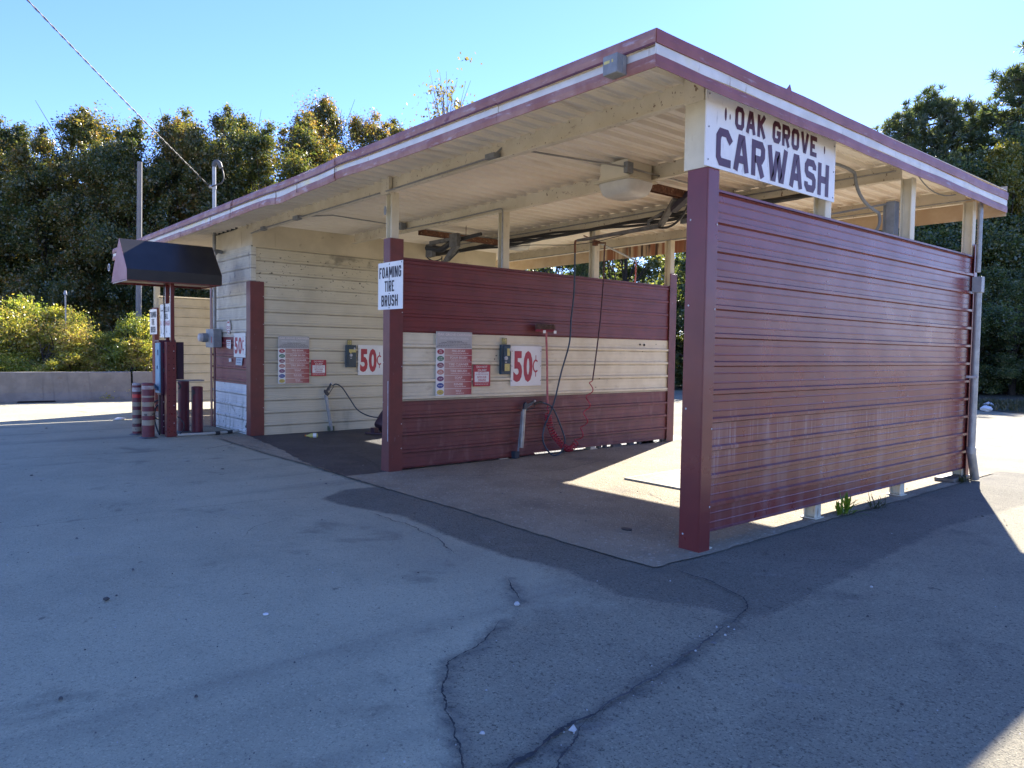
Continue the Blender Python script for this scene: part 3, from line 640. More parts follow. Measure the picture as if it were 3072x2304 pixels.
for yy in (2.0, 3.95, 5.72):
    for k in range(12): pts.append((yy+random.uniform(-.01, .01), .142+RS*k+RS*.42+.02*math.sin(k*3.1)))
screws(mb, SX(-.030), pts); screws(mb, SX(0.), [(.125, z) for z in (.36, .62*1.6, 1.95, 2.62)], .009); screws(mb, SY(0.), [(-.16, z) for z in (.13, 1.15, 1.98, 2.66)], .009)
mb.each('screw', bright, wr)
# ---- middle wall
wm = MB().box(X1-.145, X1-.055, .2, LEN-.02, .20, 2.72).build('wall', dark, B)
mb = MB()
ribbed(mb, SX(X1-.030), .19, LEN-.12, 1.815, 2.765, 2.04, h=.012, minor=.003)
mb.build('wall_panel', redu, wm)
mb = MB(); ribbed(mb, SX(X1-.030), .19, LEN-.12, .93, 1.813, .955); mb.build('wall_panel', cream, wm)
mb = MB(); ribbed(mb, SX(X1-.030), .19, 2.55, .020, .928, .25); ribbed(mb, SX(X1-.030), 2.551, LEN-.12, .052, .928, .25); mb.build('wall_panel', redd, wm)
mb = MB(); ribbed(mb, SX(X1-.175, -1), .19, LEN-.12, .05, 2.765, .25); mb.build('wall_panel', creamd, wm)
MB().box(X1-.18, X1-.015, .2, LEN-.1, 2.766, 2.782).build('wall_cap', trimd, wm)
MB().box(X1-.026, X1-.004, .2, LEN-.12, .915, .931).build('wall_strip', cream, wm)
mb = MB(); mb.box(X1-.012, X1, 0, .2, 0, 3.012); mb.prism([(X1-.0125, 0, 3.012), (X1-.165, 0, 3.012), (X1-.165, 0, .75), (X1-.20, 0, 0), (X1-.0125, 0, 0)], (0, .012, 0))
mb.build('corner_trim', trimd, wm, bevel=.003)
mb = MB(); mb.box(X1-.012, X1, LEN-.14, LEN+.05, .0, 3.0); mb.box(X1-.16, X1-.0125, LEN+.04, LEN+.05, .0, 3.0); mb.build('corner_trim', trimd, wm, bevel=.003)
mb = MB(); screws(mb, SX(X1), [(.185, z) for z in (.30, .62, 1.37, 2.07, 2.74)], .009); screws(mb, SY(0), [(X1-.15, z) for z in (.9, 1.42, 2.72)], .008); mb.each('screw', bright, wm)
mb = MB()
for z0, z1 in ((1.02, 1.18), (.72, .86), (.40, .56)): mb.box(X1-.034, X1-.022, -.004, -.0005, z0, z1)
mb.box(X1-.032, X1-.024, -.003, -.0005, .86, 1.02); mb.box(X1-.032, X1-.024, -.003, -.0005, .56, .72)
mb.each('worn_strip', bright, wm)
mb = MB()                                                  # rubble under the far part of the wall
rnd = random.Random(3)
for i in range(34):
    y = rnd.uniform(1.0, 5.7)
    if 2.5 < y < 3.2 or 3.6 < y < 4.0: continue
    mb.box(X1-.12, X1-.05, y, y+rnd.uniform(.03, .22), .0, rnd.uniform(.03, .06))
mb.build('rubble', grey_chip, wm)['kind'] = 'stuff'
mb = MB()                                                  # rust holes and bullet-like dents in the cream band
for (y, z, s) in ((4.95, 1.73, .022), (5.06, 1.725, .028), (5.38, 1.74, .01), (3.95, 1.16, .015), (3.87, 1.02, .010), (5.02, 1.61, .010), (3.9, 1.74, .008), (1.78, 1.52, .012), (1.75, 1.47, .010)):
    mb.disc(FX(X1-.0235, 0, 0), y, z, s, s*.8, .0, .002, 7)
mb.each('puncture', dark, wm)
# ---- office block between the second and the third bay
wo = MB().box(X3+.06, X2-.06, .08, 5.60, .02, 3.5).build('wall', dark, B, )
mb = MB(); ribbed(mb, SX(X2-.030), .10, 5.63, .0, 3.385, .19-.4572+.0); mb.build('wall_panel', creamd, wo)
mb = MB(); ribbed(mb, SY(.048), X3+.02, X2-.09, 1.775, 3.40, .285, h=.017); mb.build('wall_panel', offc, wo)
mb = MB(); ribbed(mb, SY(.046), X3+.02, X2-.09, .905, 1.774, .285, h=.017); mb.build('wall_panel', office_red, wo)
mb = MB(); ribbed(mb, SY(.048), X3+.02, X2-.09, .0, .904, .285, h=.017); mb.build('wall_panel', white_d, wo)
mb = MB(); ribbed(mb, SX(X3+.02, -1), .06, 5.63, .0, 3.40, .19); mb.build('wall_panel', creamd, wo)
mb = MB(); ribbed(mb, SY(5.63, 1), X3+.02, X2-.05, .0, 3.40, .19); mb.build('wall_panel', creamd, wo)
mb = MB(); mb.box(X2-.03, X2-.018, .06, .47, 3.386, 3.79); mb.box(X2-.032, X2-.02, .473, 3.2, 3.386, 3.79); mb.box(X2-.03, X2-.018, 3.203, 5.60, 3.386, 3.79); mb.box(X3+.02, X2-.0305, .05, .06, 3.401, 3.79); mb.box(X3+.008, X3+.02, .06, 5.6, 3.39, 3.79)
mb.build('frieze', frieze, wo)
MB().box(X2-.028, X2-.008, .06, 5.63, 3.37, 3.385).build('wall_strip', cream, wo)
mb = MB(); mb.box(X2-.10, X2-.022, .03, .044, 2.761, 3.386); mb.box(X2-.028, X2-.014, .0445, .12, 2.761, 3.37); mb.build('corner_cap', offc, wo)
mb = MB(); mb.box(X2-.012, X2, 0.01, .26, 0, 2.76); mb.box(X2-.20, X2-.0125, .01, .022, 0, 2.76); mb.build('corner_trim', trimd, wo, bevel=.003)
mb = MB(); mb.prism([(X3-.02, .0, 0), (X3+.10, .0, 0), (X3+.06, 0, 1.1), (X3+.09, 0, 2.0), (X3+.07, 0, 2.76), (X3-.03, 0, 2.76)], (0, .014, 0)); mb.build('corner_trim', trimd, wo, bevel=.002)
mb = MB(); screws(mb, SX(X2), [(.245, z) for z in (.5, 1.28, 2.0, 2.5)], .009); mb.each('screw', bright, wo)
mb = MB(); rnd = random.Random(12)
for i in range(26): mb.box(X2-.75+rnd.uniform(-.02, .0)-i*.045, X2-.72-i*.045+rnd.uniform(0, .02), .02, .046, 3.765+rnd.uniform(-.012, .0), 3.79)
mb.build('nest_debris', dark, wo)['kind'] = 'stuff'
# ---- far left wall
wl = MB().box(X4-.14, X4+.0, .16, LEN-.02, .24, 2.76).build('wall', dark, B)
mb = MB(); ribbed(mb, SX(X4+.02), .1, LEN, .19, 2.80, .25); mb.build('wall_panel', cream, wl)
mb = MB(); ribbed(mb, SX(X4-.16, -1), .1, LEN, .19, 2.80, .25); mb.build('wall_panel', redd, wl)
mb = MB(); mb.box(X4-.17, X4+.0, 0, .012, .0, 2.5); mb.box(X4-.0, X4+.045, .0, .1, 0, 2.5); mb.build('corner_trim', trimd, wl, bevel=.003)
MB().box(X4-.02, X4+.02, -.02, LEN, 3.02, 3.79).build('frieze', frieze, wl)
# ---- steel columns (I sections)
def column(x0, x1, y, z0, z1, m=colm):
    mb = MB(); mb.box(x1-.011, x1, y-.055, y+.055, z0, z1); mb.box(x0, x0+.011, y-.055, y+.055, z0, z1); mb.box(x0+.0112, x1-.0112, y-.004, y+.004, z0, z1)
    mb.box(x0-.02, x1+.02, y-.08, y+.08, .009, .018)
    return mb.build('column', m, B)
for y in (.06, 1.98, 3.92, LEN-.03): column(-.155, -.034, y+(.06 if y < 1 else 0), .018, 3.60)
for y in (.09, 1.95, 3.85, LEN-.05): column(X1-.16, X1-.034, y, .018, 3.60)
for y in (.09, LEN-.05): column(X4-.15, X4-.012, y, .018, 3.60)
mb = MB(); mb.box(-.235, -.016, -.004, .012, 3.0565, 3.64); mb.box(-.0155, -.0, -.004, .10, 3.0565, 3.64); mb.build('column_cover', colm, B)
mb = MB(); mb.disc(FY(0, 0, 0), X1-.13, 3.37, .03, .06, .0, .004, 9); mb.build('peeled_paint', greym, B)
# ---- roof
RX0, RX1, RY0, RY1 = -15.78, .155, -.86, 6.42
mb = MB(); ribbed(mb, lambda a, s, o: (s, a, 3.80-o), RY0+.012, RY1-.012, RX0+.012, RX1-.012, -.05, h=.040, minor=.008, th=.004); roof = mb.build('roof', deckm, B)
mb = MB(); ribbed(mb, lambda a, s, o: (s, a, 3.812+o), RY0+.06, RY1-.06, RX0+.06, RX1-.06, 0, th=.004); mb.build('roof_sheet', galv, roof)
# fascia: three bands, front one dented
def fascia_front():
    rnd = random.Random(5); segs = [(RX0, -13.2), (-13.2, -10.6), (-10.6, -8.91), (-8.91, -7.98), (-7.98, -6.27), (-6.27, -5.6), (-5.6, -4.56), (-4.56, -1.56), (-1.56, RX1)]
    def dent(x):
        d = 0; zz = 0
        for c, w_, a, b in ((-6.1, .38, .03, -.028), (-5.4, .6, -.025, .006), (-7.1, .6, -.015, .008), (-4.4, .4, .012, .006), (-2.6, .9, .010, -.006)):
            g = math.exp(-((x-c)/w_)**2); d += a*g; zz += b*g
        return d, zz
    def band(z0, z1, y, mi, name, mat, bulge=.0, taper=0.):
        mb = MB()
        for si, (a, b) in enumerate(segs):
            k = max(3, int((b-a)/.13)); prof = [(y+.010, z0), (y, z0), (y-bulge, (z0+z1)/2), (y+taper, z1), (y+.010+taper, z1)]; n = len(prof); vs = []
            oy, oz = rnd.uniform(-.006, .006), rnd.uniform(-.005, .004)
            for i in range(k+1):
                x = a+.002+(b-a-.004)*i/k; d, zz = dent(x)
                for (py, pz) in prof: vs.append((x, py-d+oy, pz+zz*(1.6 if pz < 3.7 else .9)+oz))
            fs = [(i*n+j, i*n+(j+1) % n, (i+1)*n+(j+1) % n, (i+1)*n+j) for i in range(k) for j in range(n)]
            fs += [tuple(range(n)), tuple(range(k*n, k*n+n))]
            mb.add(vs, fs, 0)
        return mb.build(name, mat, roof)
    band(3.72, 3.818, RY0-.012, 0, 'fascia_band', rstripe, .004, .01)
    band(3.704, 3.718, RY0-.022, 0, 'fascia_band', rledge)
    band(3.640, 3.702, RY0+.004, 0, 'fascia_band', wstripe, .003)
    band(3.552, 3.638, RY0-.004, 0, 'fascia_band', rstripe, .008, -.004)
    mb = MB()
    for x, z0, z1 in ((-6.27, 3.54, 3.70), (-5.6, 3.57, 3.70), (-8.0, 3.56, 3.81), (-8.91, 3.6, 3.71), (-4.56, 3.57, 3.82)):
        mb.prism([(x-.004, RY0-.028, z1), (x+.008, RY0-.028, (z0+z1)/2), (x-.006, RY0-.03, z0), (x-.016, RY0-.03, z0+.01), (x-.004, RY0-.028, (z0+z1)/2)], (0, .004, 0))
    mb.build('split_seam', rusty, roof)
fascia_front()
def fascia_side(x, sg, ya, yb, m1, m2):
    for z0, z1, off, mat in ((3.722, 3.816, .010, m1), (3.642, 3.720, .0, m2), (3.556, 3.640, .006, m1)):
        mb = MB(); cuts = [ya, .9, 3.6, yb]
        for a, b in zip(cuts[:-1], cuts[1:]):
            k = 14; vs = []
            for i in range(k+1):
                y = a+.001+(b-a-.002)*i/k; w_ = .004*math.sin(y*2.3+z0*40)+.003*math.sin(y*5.1+z1*17); d = -.046*(y-RY0)/(RY1-RY0)
                for px, pz in ((x, z0), (x+sg*off, z0), (x+sg*(off+.003), (z0+z1)/2), (x+sg*off, z1), (x, z1)): vs.append((px-sg*.008, y, pz+d+w_))
            n = 5; mb.add(vs, [(i*n+j, i*n+(j+1) % n, (i+1)*n+(j+1) % n, (i+1)*n+j) for i in range(k) for j in range(n)]+[tuple(range(n)), tuple(range(k*n, k*n+n))])
        mb.build('fascia_band', mat, roof)
fascia_side(RX1, 1, RY0-.004, RY1, rstripe2, wstripe); fascia_side(RX0, -1, RY0, RY1, rstripe2, wstripe)
MB().box(RX0+.01, RX1-.012, RY1-.01, RY1, 3.47, 3.86).build('fascia_band', rustfascia, roof)
MB().prism([(RX1-.03, .86, 3.80), (RX1-.03, .97, 3.80), (RX1-.03, .93, 3.872)], (.006, 0, 0)).build('bent_flashing', rstripe2, roof)
# roof beams (channels) over the column rows
def beam(y, xa, xb, z0=3.59, z1=3.782, sg=-1):
    mb = MB(); mb.box(xa, xb, y-.004, y+.004, z0+.0105, z1); mb.box(xa, xb, y-.07, y+.0, z0, z0+.010) if sg < 0 else mb.box(xa, xb, y, y+.07, z0, z0+.010)
    mb.box(xa, xb, y-.002, y+.012, z1-.03, z1-.004)
    mb.box(xa, xb, y-.012, y-.0045, z0+.0105, z0+.018)
    return mb.build('roof_beam', beamm, roof)
for y, xa in ((.05, X2+.0), (1.95, X2+.2), (3.90, X2+.02), (LEN, X2+.02)):
    beam(y, xa, -.16 if y > 1 else -.2)
    if y > 1: beam(y, X4+.03, X3-.02)
mb = MB()
for x in (-.245, X1-.21):
    for y in (.045,): mb.box(x, x+.19, y-.06, y-.013, 3.575, 3.79)
mb.each('beam_clip', beamm, roof)
# junction box on the fascia, conduits under the roof
bx = MB(); bx.fbox(FY(0, -.885, 0), -.235, -.10, 3.565, 3.70, -.02, .09); bxo = bx.build('junction_box', greym, B, bevel=.006)
mb = MB(); mb.fbox(FY(0, -.885, 0), -.115, -.095, 3.57, 3.69, .0, .03); mb.build('box_hinge', galv, bxo)
mb = MB(); put_lines(mb, FY(0, -.977, 0), -.222, -.135, 3.630, 3.672, .0, 3); mb.each('printed_mark', yellow, bxo)
def arc(p0, p1, p2, n=8):
    p0, p1, p2 = map(Vector, (p0, p1, p2)); return [p0*(1-t)**2+p1*2*t*(1-t)+p2*t*t for t in [i/n for i in range(n+1)]]
cnd = MB()
cnd.tube([(X1-.06, -.03, 3.60), (X1+.3, -.03, 3.605), (-2.72, -.03, 3.625)], .011)
cnd.tube([(-2.66, .0, 3.66)]+arc((-2.62, .05, 3.72), (-2.56, .12, 3.74), (-2.5, .4, 3.72))+[(-2.09, 1.42, 3.66), (-2.05, 2.0, 3.64), (-2.1, 3.85, 3.68)], .011)
cnd.tube([(X2+.15, -.03, 3.575), (X2+.7, -.03, 3.60), (-7.3, -.03, 3.60), (X1-.22, -.03, 3.60)], .011)
cnd.tube([(-7.55, .0, 3.63), (-7.58, .6, 3.73), (-7.52, 1.9, 3.70), (-7.50, 3.85, 3.70)], .011)
cnd.tube([(X1-.02, 1.86, 2.78), (X1-.02, 1.86, 3.55)]+arc((X1-.02, 1.86, 3.55), (X1-.02, 1.87, 3.64), (X1-.12, 1.87, 3.64))+[(X1-1.2, 1.87, 3.63), (X1-2.6, 1.87, 3.64)], .011)
cnd.tube([(-3.0, 3.83, 3.70), (-4.6, 3.82, 3.69), (-7.4, 3.82, 3.69), (X2+.1, 3.82, 3.69)], .010)
cnd.tube([(-.2, 3.83, 3.69), (-1.8, 3.83, 3.70), (-3.0, 3.83, 3.70)], .010)
cnd.tube([(-.05, LEN-.09, 3.62), (-6.8, LEN-.09, 3.60), (X2, LEN-.09, 3.6)], .010)
cno = cnd.each('conduit', galv, B)
mb = MB()
mb.box(-2.75, -2.60, -.075, .02, 3.60, 3.655); mb.box(-2.12, -2.06, 1.40, 1.50, 3.60, 3.72); mb.box(-7.56, -7.45, 1.80, 1.90, 3.64, 3.75); mb.box(-7.60, -7.42, -.07, .01, 3.57, 3.63); mb.box(X2+.66, X2+.78, -.07, .01, 3.56, 3.62)
mb.each('conduit_box', greym, cno, bevel=.004)
# bundle of black hoses laid along the third beam
mb = MB(); rnd = random.Random(2)
for k in range(5):
    pts = []
    for i in range(26):
        x = -1.0-i*.34; sag = .035*math.sin(x*1.7+k)+.02*math.sin(x*4.1+k*2)
        pts.append((x, 3.80-.014*k+.01*math.sin(x*3+k), 3.595-.018*k+sag*.6))
    mb.tube(pts, .02, 6)
pts = [(-3.2+(-.25*i), 3.72, 3.40+.06*math.cos(i*.45)) for i in range(16)]; mb.tube(pts, .006, 5)
mb.each('overhead_hose', black, B)
mb = MB(); mb.box(-.30, -.20, 3.84, 3.96, 2.98, 3.36); mb.box(-.34, -.3005, 3.86, 3.94, 3.02, 3.34); mb.each('boom_mount', greym, B, bevel=.004)
mb = MB(); mb.tube([(-1.1, 2.1, 3.60)]+arc((-1.0, 2.2, 3.62), (-.5, 2.9, 3.78), (-.42, 3.3, 3.62))+arc((-.42, 3.32, 3.58), (-.40, 3.35, 3.3), (-.32, 3.7, 3.22))+arc((-.32, 3.72, 3.2), (-.30, 3.78, 3.02), (-.5, 3.8, 2.98)), .018, 8); mb.tube([(-1.3, 2.0, 3.6), (-.7, 2.0, 3.72), (-.2, 1.96, 3.77)], .008, 5); mb.tube(arc((-.1, 4.1, 3.72), (-.1, 4.6, 3.45), (-.05, 5.2, 3.6)), .007, 5); mb.tube([(-.2, 3.9, 3.35), (-1.1, 3.4, 3.2), (-2.0, 3.1, 3.2)], .012, 6); mb.each('loose_cable', greym, B)
# drainpipe at the far corner of the right-hand wall
mb = MB(); mb.tube([(.05, LEN-.1, 3.56), (.06, LEN-.12, 3.45), (.06, LEN-.12, 2.68)], .032, 12); mb.tube([(.075, LEN-.13, 2.6), (.075, LEN-.13, .40)], .045, 14)
mb.tube([(.075, LEN-.13, .41), (.076, LEN-.12, .35), (.09, LEN+.0, .02)], .052, 14); mb.tube([(.075, LEN-.13, .36), (.075, LEN-.13, .44)], .056, 14)
dp = mb.build('drainpipe', galv, B)
MB().box(.02, .13, LEN-.19, LEN-.08, 2.42, 2.62).build('junction_box', greyp, dp, bevel=.005)
MB().box(.0, .13, LEN-.19, LEN-.165, 1.33, 1.36).build('bracket', bright, dp)

# ================================================================== SIGNS
def panel_sign(name, F, w, h, label, cat='sign', mat=whitep, group=None, th=.006, bv=.001):
    t = thing(name, label, cat, F(0, 0, 0), group); mb = MB().fbox(F, 0, w, 0, h, 0, th); mb.build('panel', mat, t); return t
def bolts(F, pts, t, th=.006, mat=None, r=.007):
    mb = MB()
    for a, b in pts: mb.disc(F, a, b, r, r, th, th+.004, 8)
    mb.each('bolt', mat or greym, t)
F = FX(.004, -.075, 3.05)
t = panel_sign('carwash_sign', F, 2.06, .60, 'large white board lettered OAK GROVE CARWASH above the red end wall', mat=whites, th=.012)
mb = MB(); block_text(mb, F, 'OAK GROVE', .385, 1.70, .355, .538, st=.32, c=.0135, gap=.20, wmap={' ': .40}); block_text(mb, F, 'CARWASH', .135, 1.94, .028, .322, st=.31, c=.0135, gap=.17, wmap={'W': 1.6})
mb.build('lettering', ink, t)
mb = MB()
for (a, b, ra, rb) in ((.255, .44, .014, .052), (.315, .43, .008, .022), (1.845, .45, .011, .036)): mb.disc(F, a, b, ra, rb, .0121, .0135, 14)
mb.each('painted_drop', ink, t)
bolts(F, [(.035, .55), (.035, .30), (.035, .05), (2.03, .52), (2.03, .28), (2.03, .04)], t, .012)
# FOAMING TIRE BRUSH boards
def foaming(F, label):
    t = panel_sign('tire_brush_sign', F, .60, .60, label, group='foaming tire brush boards')
    mb = MB(); block_text(mb, F, 'FOAMING', .03, .565, .40, .54, st=.36, c=.0075, gap=.18); block_text(mb, F, 'TIRE', .165, .40, .225, .365, st=.36, c=.0075, gap=.2); block_text(mb, F, 'BRUSH', .085, .49, .04, .182, st=.36, c=.0075, gap=.2)
    mb.build('lettering', inkb, t); bolts(F, [(.28, .575), (.28, .385), (.28, .20), (.28, .02), (.575, .58)], t, mat=inkb, r=.008)
foaming(FY(X1-.275, -.006, 2.10), 'white FOAMING TIRE BRUSH board on the red post of the middle wall')
foaming(FY(X4-.26, -.02, 1.86), 'white FOAMING TIRE BRUSH board on the far left post beside the yellow bushes')
# 50 cent boards
def fifty(F, w, h, label):
    t = panel_sign('price_sign', F, w, h, label, group='fifty cent boards'); mb = MB()
    put_text(mb, F, '5', .045*w/.6, .215*w/.6, .06, h-.075, .0075, .045); put_text(mb, F, '0', .24*w/.6, .42*w/.6, .055, h-.07, .0075, .045)
    mb.build('lettering', inkr, t); mb = MB()
    cx, cz = .485*w/.6, h*.5; rx, rz = .05*w/.6, .085
    pts = [(cx+rx*math.cos(a), cz+rz*math.sin(a)) for a in [math.radians(48+264*i/16) for i in range(17)]]
    stroke(mb, F, pts, .011, .013, False, .0075, 0); stroke(mb, F, [(cx, cz+rz+.01), (cx, cz+rz+.075)], .007, .01, False, .0075, 0); stroke(mb, F, [(cx, cz-rz-.01), (cx, cz-rz-.075)], .007, .01, False, .0075, 0)
    mb.build('cent_mark', inkr, t); bolts(F, [(.015, h*.87), (.015, h*.5), (.015, h*.13), (w-.015, h*.87), (w-.015, h*.5), (w-.015, h*.13)], t, mat=inkb, r=.006)
fifty(FX(X1-.004, 2.04, 1.075), .60, .59, 'white 50 cent board with red numerals on the cream band of the middle wall')
fifty(FX(X2-.004, 2.14, 1.07), .59, .59, 'white 50 cent board with red numerals in the left bay, partly behind the red post')
fifty(FY(-10.40, .022, 1.40), .585, .44, 'small white 50 cent board on the office front beside the red corner post')
# wash menus
def grad_mat():
    ma = M('menu_row', (.62, .36, .32), (.60, .34, .30), 3, rough=.35); nt = ma.node_tree; L = nt.links.new
    bs = nt.nodes['Principled BSDF']; tc = N(nt, 'ShaderNodeTexCoord'); se = N(nt, 'ShaderNodeSeparateXYZ'); L(tc.outputs['Object'], se.inputs[0])
    mr = N(nt, 'ShaderNodeMapRange'); mr.inputs['From Min'].default_value = .12; mr.inputs['From Max'].default_value = .60; L(se.outputs[1], mr.inputs[0])
    cr = N(nt, 'ShaderNodeValToRGB'); e = cr.color_ramp.elements; e[0].color = (.50, .33, .28, 1); e[1].color = (.32, .035, .05, 1); x = e.new(.6); x.color = (.42, .17, .155, 1)
    L(mr.outputs[0], cr.inputs[0]); L(cr.outputs[0], bs.inputs['Base Color']); return ma
gm = grad_mat()
ovals = [M('oval_red', (.40, .04, .07)), M('oval_green', (.05, .20, .11)), M('oval_plum', (.20, .04, .08)), M('oval_salmon', (.55, .22, .16)), M('oval_violet', (.20, .07, .16)), M('oval_blue', (.03, .08, .30)), M('oval_yellow', (.62, .48, .12))]
rowsep = M('row_line', (.70, .60, .55)); gtop = M('menu_top', (.46, .445, .42), (.42, .405, .385), 3, rough=.4)
def menu(F, label):
    t = panel_sign('wash_menu', F, .60, .87, label, group='wash instruction boards', mat=whitep)
    mb = MB().fbox(F, 0, .60, .645, .87, .006, .0068); mb.build('title_block', gtop, t)
    rows = ['PRE-SOAK', 'FOAM BRUSH', 'TIRE CLEANER', 'TIRE BRUSH', 'SOAP', 'RINSE', 'WAX']; ov = [('PRE', 'SOAK'), ('FOAM', 'BRUSH'), ('TIRE', 'CLEANER'), ('TIRE', 'BRUSH'), ('SOAP',), ('RINSE',), ('WAX',)]
    tx = MB(); ot = MB(); rb = MB()
    for i, r in enumerate(rows):
        b1 = .64-i*.0915; b0 = b1-.087
        rb.fbox(F, .135, .60, b0, b1, .006, .0068)
        wdt = .0265*len(r)+.02; put_text(tx, F, r, .375-wdt/2, .375+wdt/2, b0+.040, b0+.073, .0078, .016)
        put_lines(tx, F, .375-wdt/2+.01, .375+wdt/2+.05, b0+.016, b0+.030, .0078, i)
        o = MB().disc(F, .072, (b0+b1)/2, .056, .035, .006, .0072, 22); oo = o.build('oval_badge', ovals[i], t)
        mm = MB()
        for k, s in enumerate(ov[i]):
            z = (b0+b1)/2+(.011*(1 if k == 0 else -1) if len(ov[i]) == 2 else 0); put_text(mm, F, s, .072-.0068*len(s), .072+.0068*len(s), z-.008, z+.008, .0080, .01)
        mm.build('lettering', inkw if i < 6 else ovals[2], oo)
    rb.build('menu_rows', gm, t)
    put_text(tx, F, 'OAK GROVE CARWASH', .02, .59, .815, .848, .0078, .016); tx.build('lettering', inkw, t)
    mb = MB(); put_text(mb, F, 'WASH INSTRUCTIONS', .06, .54, .765, .792, .0078, .01); mb.build('lettering', inkg, t)
    mb = MB(); put_text(mb, F, 'WARNING: HIGH PRESSURE', .17, .43, .735, .748, .0078, .008); put_text(mb, F, 'WARNING: FLOOR MAY BE SLIPPERY WHEN WET', .08, .52, .715, .728, .0078, .008); put_lines(mb, F, .04, .57, .696, .708, .0078, 23)
    put_lines(mb, F, .02, .585, .675, .687, .0078, 21); put_lines(mb, F, .0, .585, .657, .668, .0078, 22)
    mb.build('lettering', inkb, t); bolts(F, [(.02, .86), (.58, .86), (.02, .02), (.58, .02)], t, r=.005)
menu(FX(X1-.004, .72, .97), 'tall red and grey wash instruction board on the cream band of the middle wall')
menu(FX(X2-.004, .52, .93), 'tall red and grey wash instruction board on the grimy cream wall of the left bay')
def nodump(F, label):
    t = panel_sign('no_dumping_sign', F, .305, .305, label, group='do not dump signs', mat=inkr)
    MB().fbox(F, .025, .280, .062, .205, .006, .0068).build('white_field', whitep, t)
    mb = MB(); put_text(mb, F, 'DO NOT', .055, .25, .258, .290, .0078, .02); put_text(mb, F, 'DUMP', .08, .235, .212, .243, .0078, .02); put_lines(mb, F, .03, .275, .042, .053, .0078, 24); put_lines(mb, F, .03, .275, .022, .034, .0078, 25); mb.build('lettering', inkw, t)
    mb = MB(); put_text(mb, F, 'OIL, PAINT or', .08, .235, .182, .199, .0078, .008); put_text(mb, F, 'OTHER POLLUTANTS', .045, .262, .160, .176, .0078, .008); put_text(mb, F, 'INTO OUR', .07, .235, .113, .145, .0078, .018); put_text(mb, F, 'DRAINS', .085, .225, .072, .104, .0078, .018); mb.build('lettering', inkr, t)
    bolts(F, [(.012, .29), (.293, .29), (.012, .015), (.293, .015)], t, mat=inkb, r=.005)
nodump(FX(X1-.004, 1.35, 1.085), 'small red DO NOT DUMP sign on the cream band of the middle wall')
nodump(FX(X2-.004, 1.16, 1.06), 'small red DO NOT DUMP sign on the grimy wall of the left bay')
def coinbox(F, label, w, h, style, dp_=.05):
    t = thing('coin_box', label, 'coin box', F(0, 0, 0), 'blue coin boxes')
    MB().fbox(F, 0, w, 0, h, 0, dp_).build('cabinet', bluebox, t, bevel=.008)
    d = MB().fbox(F, .035, w-.012, .045, h-.02, dp_, dp_+.010).build('door', bluebox, t, bevel=.004)
    mb = MB()
    if style == 0:
        mb.fbox(F, .10, .148, .27, .375, dp_+.011, dp_+.014); mb.fbox(F, .055, .15, .05, .155, dp_+.011, dp_+.014)
    else:
        mb.fbox(F, .05, .20, .29, .35, dp_+.011, dp_+.014); mb.fbox(F, .07, .10, .27, .30, dp_+.015, dp_+.017)
    mb.each('sticker', yellow, d)
    mb = MB(); mb.disc(F, w*.42, .235, .028, .028, dp_+.0105, dp_+.03, 16); mb.fbox(F, w*.36, w*.50, .170, .185, dp_+.011, dp_+.022); mb.disc(F, w*.66, .36, .016, .025, .113, .122, 12); mb.each('dial', bright, d)
    mb = MB()
    for z in (.13, .18, .24): mb.tube([F(w, z, dp_*.5), F(w+.022, z, dp_*.5)], .011, 8)
    mb.each('lock_bar', galv, t)
    l = MB().fbox(F, .045, .135, h+.005, h+.095, .0, .006).build('notice_plate', yellow, t)
    mb = MB()
    for a0, a1, b0, b1 in ((.045, .135, h+.005, h+.011), (.045, .135, h+.089, h+.095), (.045, .051, h+.011, h+.089), (.129, .135, h+.011, h+.089)): mb.fbox(F, a0, a1, b0, b1, .006, .0072)
    put_lines(mb, F, .068, .112, h+.064, h+.08, .0075, 27); put_lines(mb, F, .062, .118, h+.042, h+.058, .0075, 27); put_lines(mb, F, .065, .115, h+.02, h+.036, .0075, 27)
    mb.each('printed_mark', inkb, l)
coinbox(FX(X1-.006, 1.82, 1.25), 'blue coin box with stickers on the cream band of the middle wall', .175, .43, 0)
coinbox(FX(X2-.006, 1.865, 1.225), 'darker blue coin box with a yellow label on the left bay wall', .215, .43, 1)
# notices on the office front
def notice(F, poly, mat, label, lines=(), lm=inkr, name='notice'):
    t = thing(name, label, 'notice', F(poly[0][0], poly[0][1], 0)); mb = MB()
    n = len(poly); mb.prism([F(a, b, 0) for a, b in poly], F(0, 0, .002)-F(0, 0, 0)); mb.build('sheet', mat, t)
    mb = MB()
    for k_, (a0, a1, b0, b1) in enumerate(lines): put_lines(mb, F, a0, a1, b0, b1, .003, k_)
    if lines: mb.build('lettering', lm, t)
    return t
Fo = FY(0, .026, 0)
ov = [(-10.705+.115*math.cos(6.283*i/20), 1.96+.135*math.sin(6.283*i/20)) for i in range(20)]
t = notice(Fo, ov, whitep, 'oval white decal with red lines on the office front', name='decal')
mb = MB()
for (ra, rb, w_) in ((.095, .115, .006),):
    p = [(-10.705+ra*math.cos(6.283*i/24), 1.96+rb*math.sin(6.283*i/24)) for i in range(24)]; stroke(mb, Fo, p, w_, w_, True, .003, 0)
for dx in (-.04, .04):
    p = [(-10.705+dx+.028*math.cos(6.283*i/12), 1.955+.022*math.sin(6.283*i/12)) for i in range(12)]; stroke(mb, Fo, p, .006, .006, True, .0034, 0)
stroke(mb, Fo, [(-10.77, 1.90), (-10.64, 1.90)], .006, .005, False, .003, 0); stroke(mb, Fo, [(-10.75, 2.045), (-10.66, 2.045)], .006, .012, False, .003, 0)
mb.build('print', inkr, t)
